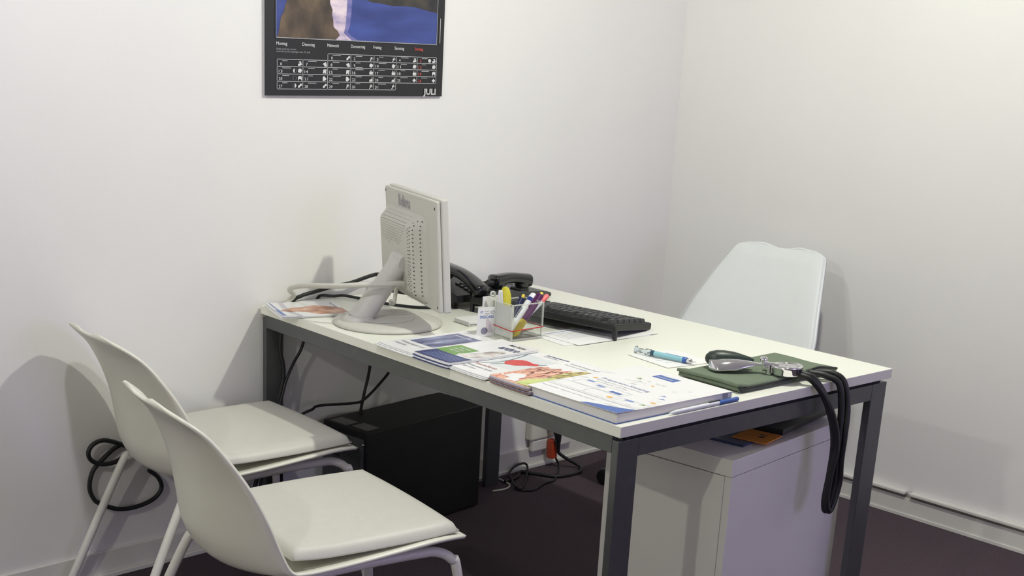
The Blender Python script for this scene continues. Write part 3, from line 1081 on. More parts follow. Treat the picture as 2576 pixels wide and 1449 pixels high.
tag(q.build('note_pad', [M_PAPER, M_INKG], M=D(.36, .47, DH + .0004, -.1)), 'small white pad of notes between monitor and clear pen box', 'note pad')

# ------------------------------------------------------------------ acrylic pen box and what is in it
bx = thing('pen_holder', 'clear acrylic box of pens on the desk with a red rubber band', 'pen holder', D(.327, .708, DH, -.06))
PBW, PBL, PBH, PT = .106, .088, .100, .0035


def pbx(mb, x0, x1, y0, y1, z0, z1, m=0):
    mb.box(x0, x1, y0, y1, z0, z1, m)


hx, hy = PBW, PBL / 2
MB().box(0, hx, -hy, hy, 0, .008).build('bottom', M_CLEARED, bx)
for nm, bb in (('side_panel', (0, PT, -hy, hy)), ('side_panel', (hx - PT, hx, -hy, hy)), ('side_panel', (PT, hx - PT, -hy, -hy + PT)), ('side_panel', (PT, hx - PT, hy - PT, hy))):
    q = MB()
    q.box(bb[0], bb[1], bb[2], bb[3], .008, PBH - .003)
    q.box(bb[0], bb[1], bb[2], bb[3], PBH - .003, PBH, m=1)
    q.build(nm, [M_CLEAR, M_CLEARED], bx)
ed = MB()
for (x_, y_) in ((.0018, -hy + .0018), (hx - .0018, -hy + .0018), (.0018, hy - .0018), (hx - .0018, hy - .0018)):
    ed.box(x_ - .0023, x_ + .0023, y_ - .0023, y_ + .0023, .0, PBH)
ed.build('glued_edges', M_CLEARED, bx)
BXM = bx.matrix_world
q = MB()
q.tube([(-.0012, -hy - .0012, .030), (hx + .0012, -hy - .0012, .033), (hx + .0012, hy + .0012, .034), (-.0012, hy + .0012, .034)], .0013, n=6, closed=True, spline=0)
tag(q.build('rubber_band', M_REDBAND, M=BXM.copy()), 'thin red rubber band stretched round the clear pen box', 'rubber band')
q = MB()
q.box(.0042, .0052, -hy + .006, hy - .010, .0085, .0935)
tag(q.build('note_card', pm('grey_white_card', (214, 214, 212), 0.6, noise=0.01, nscale=20), M=BXM.copy()), 'blank white card standing inside the clear box against its left side', 'card')
# upright white card behind the box with printing
q = MB()
q.box(-.036, .036, -.0006, .0006, 0, .105)
mpc = lambda x, z: (x, -.0008, z)
q.text('Den Termin', -.002, .066, .0065, mpc, 1, width=.030, bold=.01)
q.text('Tag   Uhr', -.030, .048, .006, mpc, 1, width=.038, bold=.01)
tag(q.build('appointment_card', [M_PAPER, M_INKD], M=D(.350, .642, DH + .0008, 0)), 'tall white card with two dark text lines behind the clear box', 'card')
# narrow visiting card leaning in front
q = MB()
q.box(-.026, .026, -.0006, .0006, 0, .082)
q.text('OT', -.019, .066, .006, mpc, 1, width=.008, bold=.03)
q.text('Institut', -.006, .069, .003, mpc, 3, width=.012)
q.text('Medizin', -.006, .0625, .003, mpc, 3, width=.014)
q.ring((.017, .068), .006, .004, .0012, mpc, 2, 16)
q.text('DRESCHERS', -.019, .0515, .0075, mpc, 1, width=.040, bold=.02)
q.disc((-.004, .016), .010, .010, mpc, 4)
q.flat([(.000, .012), (.022, .010), (.022, .016), (.006, .052), (.000, .052)], mpc, 5)
tag(q.build('business_card', [M_PAPER, M_BLUE, M_TEAL, M_INKD, pm('lilac_grey_print', (132, 130, 150), 0.5), pm('pale_pink_grey_print', (202, 192, 200), 0.5)],
            M=D(.309, .664, DH + .0008, -.30) @ Matrix.Rotation(math.radians(4), 4, 'X')), 'small white business card with blue lettering leaning by the clear box', 'card')
# clear plastic strip with a hole
q = MB()
ST = Matrix.Rotation(math.radians(-30), 4, 'Z')
q.box(-.006, .006, -.001, .001, 0, .108, T=ST)
q.lathe([(.0035, -.001), (.0082, -.001), (.0082, .001), (.0035, .001), (.0035, -.001)], 20, 1, T=ST @ Matrix.Translation((0, 0, .114)) @ Matrix.Rotation(PI / 2, 4, 'X'))
tag(q.build('plastic_strip', [M_CLEARED, pm('milky_plastic', (196, 198, 190), 0.3)], M=D(.333, .6605, DH + .0008)), 'narrow clear plastic strip with an eyelet at the corner of the pen box', 'strip')


def pen(name, label, a, b, r, segs, extra=None):
    """segs: (part, f0, f1, rel radius0, rel radius1, material) along a (tip, low) to b (top)."""
    L_ = (Vector(b) - Vector(a)).length
    t_ = thing(name, label, 'pen', along(a, b), 'pens in the clear box')
    for (nm, f0, f1, r0, r1, mt) in segs:
        q_ = MB()
        q_.lathe([(r * r0, f0 * L_), (r * r1, f1 * L_)], 16) if f1 < 1 else q_.lathe([(r * r0, f0 * L_), (r * r1, f1 * L_ - r * .4), (r * r1 * .8, f1 * L_ - r * .1), (r * r1 * .4, f1 * L_)], 16)
        q_.build(nm, mt, t_)
    if extra:
        extra(t_, L_, r)
    return t_


def clip(mt, off=1.5):
    def f_(t_, L_, r):
        MB().box(-.0018, .0018, r * 1.1, r * off, L_ * .60, L_ * .90, bev=.0006).build('clip', mt, t_)
        MB().box(-.0018, .0018, 0, r * off, L_ * .88, L_ * .91, bev=.0004).build('clip_root', mt, t_)
    return f_


pen('pen', 'navy blue pen with a yellow button standing in the clear box', DP(.368, .688, .750), DP(.4275, .68, .848), .0082,
    [('tip', 0, .08, .3, .7, M_NAVYPEN), ('barrel', .08, .90, .9, 1, M_NAVYPEN), ('button', .90, 1, .55, .55, M_YELLOW)], clip(M_NAVYPEN))
pen('marker_pen', 'thick white pen with a dark blue band leaning in the clear box', DP(.352, .708, .752), DP(.4486, .70, .850), .0112,
    [('tip', 0, .08, .3, .7, M_WHITEPEN), ('barrel', .08, .80, .95, 1, M_WHITEPEN), ('band', .80, .88, 1.03, 1.03, pm('royal_blue_band', (36, 48, 130), 0.3)), ('cap', .88, 1, 1, .9, M_WHITEPEN)],
    lambda t_, L_, r: MB().box(-.0022, .0022, r * .98, r * 1.06, L_ * .35, L_ * .60).build('lettering', M_INKG, t_))
pen('pen', 'dark purple pen with a yellow grip leaning in the clear box', DP(.346, .736, .7495), DP(.4574, .72, .857), .0090,
    [('tip', 0, .06, .3, .8, M_YELLOW), ('grip', .06, .36, 1.0, 1.1, M_YELLOW), ('barrel', .36, .94, 1.05, 1, M_PURPLE), ('button', .94, 1, .6, .55, M_YELLOW)], clip(M_PURPLE, 1.7))
pen('pen', 'slim white pen with a coral pink end leaning out of the clear box', DP(.385, .690, .750), DP(.498, .70, .843), .0072,
    [('barrel', 0, .82, .8, .9, M_WHITEPEN), ('cap', .82, 1, 1.0, .95, M_PINK)])
# yellow spoon-shaped measuring blade and its white twin
yt = thing('yellow_spatula', 'yellow translucent oval blade standing in the clear box', 'spatula', standing(DP(.360, .688, .750), DP(.351, .690, .872)))
q = MB()
q.sheet(lambda a, b: ((a - .5) * 2 * .0165 * math.sqrt(max(.0001, 1 - (2 * b - 1) ** 2)) * (.8 + .3 * b), .006 * ((2 * a - 1) ** 2), .036 + .092 * b), 12, 24, .0016)
q.build('blade', M_YELCLR, yt)
MB().box(-.004, .004, -.0012, .0012, 0, .040, bev=.0006).build('handle', M_YELCLR, yt)
q = MB()
q.sheet(lambda a, b: ((a - .5) * .020 * (1 - .5 * b * b * b), 0, .118 * b), 8, 16, .0014)
tag(q.build('plastic_stick', pm('pale_grey_clear_stick', (214, 216, 214), 0.3), M=standing(DP(.346, .676, .750), DP(.340, .683, .869))), 'flat pale stick behind the yellow blade in the clear box', 'stick')

# ------------------------------------------------------------------ leaflets


def leaflet(u, v, w_, l_, z, rz, mats, draw, name='leaflet', th=.0012, curl=.0, edge=0):
    q_ = MB()

    def sf(s, t_):
        return curl * ((1 - s) ** 3) * .6 + curl * (abs(t_ - .5) * 2) ** 4 * .4

    q_.sheet(lambda a, b: (w_ * a, -l_ * (1 - b), th + sf(a, 1 - b)), 12, 8, th, m=0, crisp=True)

    def mp_(s, t_, lift=.00035):
        return (w_ * s, -l_ * t_, th + lift * .35 + sf(s, t_))
    if draw:
        draw(q_, mp_)
    return q_.build(name, mats, M=D(u, v, z, rz))


def lift(mp_, d_):
    return lambda s, t_, x=0: mp_(s, t_, d_ + x)


# page axes: s = 0 at the near long edge of the desk (bottom of the page), s = 1 away; t runs along the wall-to-end direction (left to right)
def rot(mp_):
    """page text frame: x right (t), y up (s)."""
    return lambda x, y: mp_(y, x, .0006)


Z0 = DH + .0004
# stack 1: white leaflet with sea picture
for k in range(3):
    dr = None
    if k == 2:
        def dr(q_, mp_):
            q_.patch(.30, .88, .10, .70, mp_, 1, 10, 8)
            R_ = rot(mp_)
            q_.text('Wellness & Meer', .16, .80, .035, R_, 0, width=.45, bold=.01)
            q_.text('Wirbelsäulen und', .06, .205, .05, R_, 2, width=.60, bold=.015)
            q_.text('Gelenke', .06, .13, .05, R_, 2, width=.30, bold=.015)
    o = leaflet(-.004 - .006 * (2 - k) + .004, .598 + .003 * k, .285, .165, Z0 + k * .0022, [-.02, .015, 0][k], [M_PAPERG, M_WAVES, M_INKG], dr, curl=.004, th=.0018)
    if k == 2:
        tag(o, 'white leaflet with a blue sea picture, next to the round monitor foot', 'leaflet', 'white sea leaflets')
    else:
        tag(o, 'plain white leaflet edge showing under the sea picture leaflet', 'leaflet', 'white sea leaflets')
# stack 2: blue and green leaflet
for k in range(5):
    dr = None
    if k == 4:
        def dr(q_, mp_):
            q_.patch(0, .24, 0, 1, mp_, 1, 6, 6)
            q_.patch(.24, .52, .0, .52, mp_, 2, 6, 6)
            R_ = rot(lift(mp_, .0007))
            for j in range(5):
                q_.patch(.05 + .033 * j, .058 + .033 * j, .10 + .02 * j, .88, lift(mp_, .0006), 6, 2, 4)
            for (px_, py_, wv) in ((.12, .44, .30), (.12, .38, .28), (.14, .32, .26)):
                q_.text('Wir WW', px_, py_, .035, R_, 0, width=wv, bold=.02)
            q_.patch(.24, .46, .52, .99, mp_, 4, 6, 4)
            q_.flat([(.30, .45), (.36, .55), (.48, .62), (.62, .66), (.70, .76), (.66, .90), (.50, .96), (.34, .98), (.26, .80), (.27, .6)], lift(mp_, .0008), 3)
            q_.text('Mein Rücken', .44, .88, .060, R_, 5, width=.42, bold=.01)
            q_.text('arthro', .48, .74, .105, R_, 1, width=.48, bold=.03)
    o = leaflet(.0015 - .0035 * (4 - k), .751 + .0012 * (4 - k), .292 - .004 * (k % 2), .143, Z0 + k * .0024, -.012 * (k % 2), [M_PAPERG if k in (1, 3, 4) else M_NAVY, M_NAVY, M_LGREEN, M_FISH, pm('pale_blue_white_print', (222, 226, 230), 0.3), M_INKD, M_LBLUE],
                dr, th=.002, curl=.003)
    if k == 4:
        tag(o, 'leaflet with navy band, green field and arthro lettering on top of its stack', 'leaflet', 'blue green leaflets')
    else:
        tag(o, 'navy edged leaflet lying under the green and navy leaflet', 'leaflet', 'blue green leaflets')
# stack 3: white leaflet with a red bulb picture
for k in range(3):
    dr = None
    if k == 2:
        def dr(q_, mp_):
            q_.patch(.34, .86, .06, 1.0, mp_, 1, 8, 6)
            L1 = lift(mp_, .0007)
            pts = [(.30, .10), (.36, .16), (.46, .22), (.60, .20), (.74, .14), (.84, .08)]
            for a_, b_ in zip(pts, pts[1:]):
                q_.line(a_, b_, .030, L1, 2)
            pts = [(.34, .24), (.44, .34), (.58, .60), (.72, .86), (.82, .98)]
            for a_, b_ in zip(pts, pts[1:]):
                q_.line(a_, b_, .022, L1, 2)
            bulb = [(.44, .38), (.50, .24), (.60, .22), (.67, .32), (.68, .46), (.66, .60), (.68, .76), (.62, .80), (.56, .66), (.48, .56)]
            q_.flat(bulb, lift(mp_, .001), 3)
            R_ = rot(mp_)
            q_.text('NeuroDoron', .05, .235, .055, R_, 4, width=.55, bold=.01)
            q_.text('Medikamentöses Angebot', .05, .16, .04, R_, 5, width=.62, bold=.006)
            q_.text('gegen Stress', .05, .10, .04, R_, 5, width=.34, bold=.006)
            q_.text('Gesundheit', .30, .92, .04, R_, 5, width=.36)
            q_.patch(.965, .985, .30, .95, mp_, 6, 2, 6)
    o = leaflet(.004 - .004 * (2 - k), .890 + .001 * k, .290, .140, Z0 + k * .0022, .008 * (k - 1), [M_PAPERG, pm('pale_grey_picture', (214, 218, 220), 0.3, noise=0.04, nscale=30), M_TEAL, M_REDP, pm('brown_red_ink', (150, 84, 74), 0.5), M_INKG, M_NAVY],
                dr, th=.0018, curl=.0035)
    if k == 2:
        tag(o, 'white leaflet showing a red rubber bulb in a sling', 'leaflet', 'red bulb leaflets')
    else:
        tag(o, 'white leaflet edge showing under the red bulb leaflet', 'leaflet', 'red bulb leaflets')
# stack 4: leaflet with people
for k in range(6):
    dr = None
    if k == 5:
        def dr(q_, mp_):
            q_.patch(.0, .55, .0, 1.0, mp_, 1, 10, 8)
            L1 = lift(mp_, .0007)
            q_.flat([(.55, .0), (.62, .08), (.60, .2), (.68, .3), (.62, .42), (.70, .5), (.66, .62), (.55, .66)], L1, 1)
            q_.flat([(.36, .62), (.62, .55), (.76, .66), (.80, .82), (.70, .96), (.44, .98), (.34, .8)], lift(mp_, .001), 2)
            q_.flat([(.02, .60), (.20, .52), (.34, .66), (.46, .84), (.40, .99), (.02, .99)], lift(mp_, .001), 3)
            q_.flat([(.10, .12), (.22, .10), (.28, .3), (.2, .46), (.1, .44)], lift(mp_, .0012), 0)
            q_.flat([(.02, .30), (.10, .28), (.13, .48), (.05, .56)], lift(mp_, .0012), 0)
            q_.flat([(.42, .22), (.50, .20), (.54, .34), (.48, .42), (.42, .36)], lift(mp_, .0012), 5)
            for (cy_, cx_, ry_, rx_, mm_) in ((.40, .12, .09, .06, 6), (.46, .30, .10, .065, 7), (.34, .42, .10, .07, 6), (.48, .50, .085, .055, 7), (.26, .22, .10, .07, 7), (.20, .40, .09, .06, 6)):
                q_.disc((cy_ + .035, cx_), ry_ * 1.05, rx_ * 1.12, lift(mp_, .0011), 5, 14)
                q_.disc((cy_, cx_), ry_, rx_, lift(mp_, .0013), mm_, 14)
            for j in range(16):
                a_ = j * 2.4
                rr_ = .03 + .012 * j ** .8
                q_.disc((.58 + .9 * rr_ * math.cos(a_), .78 + rr_ * math.sin(a_)), .030, .020, lift(mp_, .0014 + .00002 * j), 2 if j % 3 else 3, 8)
            R_ = rot(mp_)
            q_.text('Gesund für die ganze Familie', .10, .86, .030, R_, 4, width=.74, bold=.006)
            q_.text('Informationen für Patienten', .10, .80, .026, R_, 4, width=.55)
            q_.ring((.90, .82), .022, .050, .006, mp_, 4)
    o = leaflet(-.004 + .0025 * (k % 3), 1.040 + .0012 * (5 - k), .288 - .005 * (k % 2), .133, Z0 + k * .0027, .006 * ((k % 3) - 1), [M_PAPERG if k == 5 else (pm('brown_grey_leaflet', (146, 120, 116), 0.4, noise=.12, nscale=60), pm('lilac_grey_leaflet', (176, 172, 192), 0.4, noise=.08, nscale=60), M_PAPERG)[k % 3], M_FACES, M_LEAFY, M_LIME, M_INKG, pm('dark_brown_print', (110, 62, 50), 0.4, noise=.2, nscale=60), pm('skin_print', (214, 152, 128), 0.3, noise=.1, nscale=70), pm('pale_skin_print', (230, 178, 154), 0.3, noise=.1, nscale=70)],
                dr, th=.0022, curl=.003)
    if k == 5:
        tag(o, 'leaflet with a picture of laughing people, topmost of the stack by the catalogue', 'leaflet', 'people leaflets')
    else:
        tag(o, 'leaflet edge showing in the stack under the laughing people', 'leaflet', 'people leaflets')
# brochure at the wall end, lying on a second one
for k in range(2):
    dr = None
    if k == 1:
        def dr(q_, mp_):
            L1 = lift(mp_, .0007)
            q_.flat([(.05, .62), (.16, .50), (.30, .42), (.44, .40), (.62, .30), (.80, .40), (.98, .55), (.98, .99), (.55, .99), (.42, .80), (.28, .72), (.18, .74)], mp_, 1)
            q_.flat([(.42, .52), (.55, .50), (.62, .62), (.46, .66)], L1, 0)
            q_.flat([(.03, .02), (.05, .02), (.05, .95), (.03, .95)], L1, 2)
            q_.patch(.0, .06, .55, 1.0, mp_, 2, 2, 4)
            q_.text('Naturheilkunde', .15, .90, .05, rot(mp_), 3, width=.5)
    o = leaflet(.000 + .004 * k, .020 + .004 * k, .205, .19, Z0 + k * .0046, -.28, [M_PAPERG, M_SKIN, M_LBLUE, M_INKG], dr, name='brochure', th=.0042, curl=.002)
    tag(o, ['lower brochure lying under the praying hands brochure at the wall', 'white brochure with a picture of brown hands at the wall end'][k], 'brochure')

# ------------------------------------------------------------------ catalogue with pen at its edge
ct = thing('catalogue', 'thick white softcover catalogue with small coloured drawings on the desk corner', 'catalogue', D(.008, 1.160, DH + .0005, -.012))
CW, CL_, CT_ = .362, .277, .0215
MB().box(.0025, CW - .001, -CL_ + .0015, -.0015, .0012, CT_ - .001).build('pages', M_PAGES, ct)
MB().box(0, CW, -CL_ - .0005, .0005, 0, .0012).build('back_cover', M_BLUE, ct)
MB().box(CW - .0012, CW, -CL_, 0, .0012, CT_ - .001).build('spine', M_PAPERG, ct)
q = MB()


def csf(s, t_):
    return .0014 * (1 - s) ** 4 * t_ ** 2 * 2


q.sheet(lambda a, b: (CW * a, -CL_ * (1 - b), CT_ + csf(a, 1 - b)), 14, 10, .0012, crisp=True)
CM = lambda s, t_, l=.0004: (CW * s, -CL_ * t_, CT_ + l * .4 + csf(s, t_))
CR = lambda x, y: CM(y, x, .0007)
q.flat([(0, .60), (.035, .64), (.06, .72), (.085, .82), (.11, .90), (.155, 1.0), (.0, 1.0)], CM, 1)
q.text('Der', .40, .585, .026, CR, 3, width=.06)
q.text('Präparate-Katalog', .16, .52, .034, CR, 2, width=.52, bold=.006)
q.text('Biologische Arzneimittel', .16, .475, .022, CR, 4, width=.50)
q.text('für Mensch und Tier', .20, .435, .022, CR, 4, width=.36)
q.patch(.84, .92, .33, .56, CM, 1, 2, 4)
q.text('Firma', .38, .905, .018, CR, 0, width=.10)
q.text('Heilmittel', .36, .865, .020, CR, 0, width=.16)
# medicine boxes
for (x0, y0, x1, y1) in ((.02, .19, .36, .30), (.36, .19, .66, .30), (.70, .19, .98, .29), (.10, .31, .36, .40), (.38, .31, .66, .40)):
    for a_, b_ in (((x0, y0), (x1, y0)), ((x1, y0), (x1, y1)), ((x1, y1), (x0, y1)), ((x0, y1), (x0, y0))):
        q.line((a_[1], a_[0]), (b_[1], b_[0]), .004, CM, 4)
q.line((.165, .0), (.165, .98), .006, CM, 4)
for (x, y, w_, h_, m_) in ((.14, .40, .08, .03, 5), (.30, .36, .09, .03, 5), (.50, .32, .12, .034, 1), (.74, .26, .09, .03, 5)):
    q.patch(y, y + h_, x, x + w_, CM, m_, 2, 2)
for (x, y, r_, m_) in ((.62, .235, .030, 6), (.12, .50, .026, 6), (.93, .36, .026, 6), (.56, .66, .018, 6)):
    q.disc((y, x), r_ * .55, r_, CM, m_)
for (x, y, m_) in ((.30, .72, 7), (.90, .26, 7), (.80, .52, 5), (.86, .46, 5), (.04, .44, 4)):
    q.flat([(y, x), (y + .01, x + .06), (y + .03, x + .02)], CM, m_)
rs = random.Random(3)
for i in range(70):
    x, y = rs.random() * .96 + .02, rs.random() * .62 + .14
    if .12 < x < .76 and .16 < y < .62:
        continue
    if y > .80 and x < .60:
        continue
    a_ = rs.random() * PI
    k = rs.randrange(3)
    if k == 0:
        q.ring((y, x), .012, .018, .003, CM, 4, 10)
    else:
        dx, dy = .02 * math.cos(a_), .012 * math.sin(a_)
        q.line((y - dy, x - dx), (y + dy, x + dx), .004, CM, 4 if k == 1 else 8)
        q.line((y + dy, x + dx), (y + dy + .012, x + dx - .01), .003, CM, 4)
q.text('Homöopathie', .02, .10, .020, CR, 4, width=.20)
q.text('Spagyrik und Pflanzenkunde', .25, .10, .018, CR, 4, width=.38)
q.text('Ausgabe', .74, .10, .018, CR, 4, width=.14)
q.text('Katalog', .78, .012, .020, CR, 0, width=.12)
q.build('front_cover', [M_PAPERG, M_BLUE, pm('slate_blue_ink', (132, 140, 180), 0.5), M_INKL, M_INKL, M_LBLUE, M_ORANGE, M_LGREEN, pm('faint_red_ink', (222, 196, 186), 0.5)], ct)
MB().box(CW - .028, CW - .014, -CL_ - .0009, -CL_ + .001, .009, CT_ - .001).build('page_mark', pm('grey_label', (150, 150, 160), 0.6), ct)
pn = thing('ballpoint_pen', 'white and blue ballpoint pen lying along the catalogue edge', 'pen', D(.235, 1.4495, DH + .0052, 0) @ Matrix.Rotation(PI / 2, 4, 'Y') @ Matrix.Rotation(.0, 4, 'X'))
MB().lathe([(.001, -.082), (.0035, -.068), (.0046, -.056), (.0046, .078)], 14).build('barrel', M_WHITEPEN, pn)
MB().lathe([(.0049, .078), (.0049, .142), (.003, .145)], 14).build('cap', M_BLUE, pn)
MB().box(-.0066, -.0050, -.0016, .0016, .045, .082).build('clip', M_INKD, pn)

# ------------------------------------------------------------------ syringe pen on a note
q = MB()
q.sheet(lambda a, b: (.15 * a, -.152 * (1 - b), .0008 + .002 * (a - .5) ** 2), 6, 6, .0006, crisp=True)
MP_ = lambda s, t_: (.15 * s, -.152 * t_, .0012 + .002 * (s - .5) ** 2)
for (x0, y0, x1, y1) in ((.2, .3, .5, .28), (.2, .42, .55, .4), (.15, .55, .42, .52), (.6, .5, .8, .55), (.5, .7, .62, .8), (.62, .8, .7, .66), (.2, .72, .34, .7)):
    q.line((x0, y0), (x1, y1), .012, MP_, 1)
tag(q.build('note_paper', [M_PAPER, M_INKL], M=D(.492, 1.012, DH + .0004, -.13)), 'small sheet of note paper under the blue syringe pen', 'paper')
sa, sb_ = Vector(DP(.520, 1.012, DH + .0115)), Vector(DP(.5535, 1.180, DH + .0090))
sy = thing('syringe_pen', 'pen shaped like a syringe with blue liquid, lying on note paper', 'pen', along(sa, sb_))
SL_ = (sb_ - sa).length
MB().lathe([(.0095, 0), (.0095, .003), (.0060, .0035), (.0060, .030), (.0085, .031), (.0085, .044), (.0060, .046)], 18).build('plunger', M_CLEARSY, sy)
MB().box(-.0125, .0125, -.0018, .0018, .040, .044, bev=.0008).build('finger_flange', M_CLEARSY, sy)
MB().lathe([(.0072, .046), (.0072, .0555)], 18).build('seal', pm('dark_teal_seal', (40, 74, 96), 0.4), sy)
MB().lathe([(.0068, .0555), (.0068, SL_ * .80)], 18).build('barrel', M_CYAN, sy)
MB().lathe([(.0074, SL_ * .80), (.0074, SL_ * .86), (.006, SL_ * .865)], 18).build('collar', M_BLUE, sy)
MB().lathe([(.0062, SL_ * .865), (.0060, SL_ * .93), (.0026, SL_ * .94), (.0022, SL_ * .99), (.0006, SL_ * 1.02)], 18).build('tip', M_CHROME2, sy)
MB().box(-.0012, .0012, .0066, .0071, .085, SL_ * .80).build('scale_mark', M_BLUE, sy)

# ------------------------------------------------------------------ blood pressure gauge
bp = thing('blood_pressure_gauge', 'green blood pressure cuff with chrome gauge, bulb and hanging black tubes', 'blood pressure gauge', D(.60, 1.325, DH))
q = MB()


def cuff(a, b, z0, h, x0, x1, y0, y1, wob):
    x = x0 + (x1 - x0) * a
    y = y0 + (y1 - y0) * b
    e = min(1, min(a, 1 - a) * 14, min(b, 1 - b) * 10)
    z = z0 + h * (.55 + .45 * math.sqrt(max(0, e))) + wob * math.sin(3.2 * a * PI + 1.3 * b * PI) * math.sin(PI * b * .9 + .1)
    if a > .55 and b < .5:
        z += .010 * math.sin((a - .55) / .45 * PI) * (1 - b * 2)
    if a < .1:
        z += .008 * (1 - a / .1)
    return Vector((x - .02 * (1 - b) * 0, y, z))


lower = MB()
lower.sheet(lambda a, b: cuff(a, b, 0, .010, -.168, .190, -.087, .092, .0), 36, 16, .0095)
lower.build('cuff', M_GREEN, bp)
upper = MB()
upper.sheet(lambda a, b: cuff(a, b, .0100, .008, -.172, .198, -.088, .095 - .0 * a, .0014), 44, 18, .0075)
up = upper.build('cuff_flap', M_GREEN, bp)
q = MB()
q.tube([(-.167, -.0885, .008), (-.13, -.0895, .010), (-.05, -.0895, .011), (.03, -.0895, .013), (.08, -.0895, .022), (.12, -.0895, .026), (.16, -.0895, .020), (.195, -.089, .014)], .0030, n=8)
q.tube([(-.167, -.0885, .008), (-.170, -.087, .014), (-.171, -.086, .017)], .003, n=8)
q.build('seam', M_SEAM, up)
GX, GY, GZ = .012, -.078, .0195
TG = Matrix.Translation((GX, GY, GZ)) @ Matrix.Rotation(math.radians(-3), 4, 'X')
gg = MB()
gg.lathe([(.0, 0), (.031, 0), (.034, .003), (.034, .015), (.0365, .017), (.0365, .022), (.0345, .024), (.0325, .022)], 48, T=TG)
ga = gg.build('gauge', M_CHROME, bp)
dl = MB()
dl.lathe([(.0, .0215), (.0325, .0215)], 48, T=TG)
mpg = lambda x, y: TG @ Vector((x, y, .0220))
dl.ring((0, 0), .027, .027, .0012, mpg, 1, 40)
for i in range(28):
    a_ = math.radians(-60 + i * 300 / 27)
    dl.line((.021 * math.cos(a_), .021 * math.sin(a_)), (.026 * math.cos(a_), .026 * math.sin(a_)), .0007, mpg, 1)
for i in range(8):
    a_ = math.radians(240 - i * 300 / 7)
    dl.text(str(i * 40 + 20), .0175 * math.cos(a_) - .0025, .0175 * math.sin(a_) - .0015, .003, mpg, 1, width=.005)
dl.line((.0, -.004), (-.004, .022), .001, mpg, 1)
dl.disc((0, 0), .0022, .0022, mpg, 1)
dl.build('dial', [pm('silver_dial', (216, 216, 214), 0.4), M_INKD], ga)
# valve block joining gauge, scoop and tubes
q = MB()
q.tube([(-.024, -.036, .037), (.0, -.060, .033)], .012, n=18, spline=0)
q.lathe([(.006, 0), (.0085, .004), (.0085, .012), (.005, .014)], 18, T=Matrix.Translation((-.020, -.034, .044)))
q.lathe([(.009, 0), (.009, .022)], 18, T=Matrix.Translation((-.016, -.050, .019)))
q.build('valve', M_CHROME, bp)
# chrome scoop lever: a spoon from the valve back along the bulb
q = MB()


def scoop(a, b):
    # b along: 0 at the valve, 1 at the tip
    p = Vector((-.022, -.032, .041)).lerp(Vector((-.108, .055, .043)), b)
    dirv = Vector((-.086, .076, 0)).normalized()
    sd = Vector((-dirv.y, dirv.x, 0))
    w_ = .008 + .0225 * math.sin(min(1, b * 1.02) * PI * .62) ** 1.5
    if b > .82:
        w_ *= math.sqrt(max(.02, 1 - ((b - .82) / .18) ** 2))
    s_ = 2 * a - 1
    return p + sd * (w_ * s_) + Vector((0, 0, -.022 * s_ * s_ * min(1, b * 2) + .006 * math.sin(PI * b)))


q.sheet(lambda a, b: scoop(1 - a, b), 16, 30, .0016)
q.build('scoop_lever', M_CHROME, bp)
q = MB()
bd = Vector((-.080, .078, 0)).normalized()
BT = Matrix.Translation((-.066, .046, .0415)) @ bd.to_track_quat('Z', 'Y').to_matrix().to_4x4()
q.lathe([(.004, -.070), (.008, -.062), (.012, -.048), (.018, -.026), (.0210, 0), (.0205, .018), (.016, .034), (.008, .042), (.0, .044)], 28, T=BT)
q.build('bulb', M_GREEND, bp)
# two tubes: valve -> over the desk edge -> loop -> back up to the cuff
for k in range(2):
    Y_ = -.150 - .006 * k
    q = MB()
    q.tube([(-.014 + .010 * k, -.052 - .004 * k, .036 - .008 * k), (.004 + .008 * k, -.082, .030), (.020 + .006 * k, -.108, .024 + .004 * k), (.036 + .005 * k, -.134, .014 + .004 * k), (.060 + .004 * k, -.156, -.026),
            (.090 + .004 * k, -.164 - .004 * k, -.09), (.108 + .003 * k, Y_ - .014, -.15), (.113 - .006 * k, Y_ - .010, -.22), (.106 - .002 * k, Y_ - .010, -.285),
            (.112 + .004 * k, Y_ - .011, -.316), (.126 + .006 * k, Y_ - .010, -.306), (.136 + .012 * k, Y_ - .010, -.250), (.128 + .012 * k, Y_ - .012, -.190), (.124 + .014 * k, Y_ - .014, -.125), (.126 + .018 * k, -.160 - .004 * k, -.06),
            (.120 + .018 * k, -.150, -.002 + .003 * k), (.104 + .02 * k, -.125, .014 + .005 * k), (.088 + .02 * k, -.096, .018), (.078 + .02 * k, -.072, .0135)],
           .0078, n=12, spline=6)
    q.build('tube', M_RUBBER, bp)

# ------------------------------------------------------------------ chairs


def cr1(pts, t_):
    """Catmull-Rom through tuples, t in 0..1 by arc-ish parameter."""
    n = len(pts) - 1
    f_ = max(0, min(n - 1e-9, t_ * n))
    i = int(f_)
    u_ = f_ - i
    g = lambda k: pts[max(0, min(n, k))]
    p0, p1, p2, p3 = g(i - 1), g(i), g(i + 1), g(i + 2)
    return [0.5 * ((2 * b_) + (c_ - a_) * u_ + (2 * a_ - 5 * b_ + 4 * c_ - d_) * u_ * u_ + (3 * b_ - a_ - 3 * c_ + d_) * u_ ** 3) for a_, b_, c_, d_ in zip(p0, p1, p2, p3)]


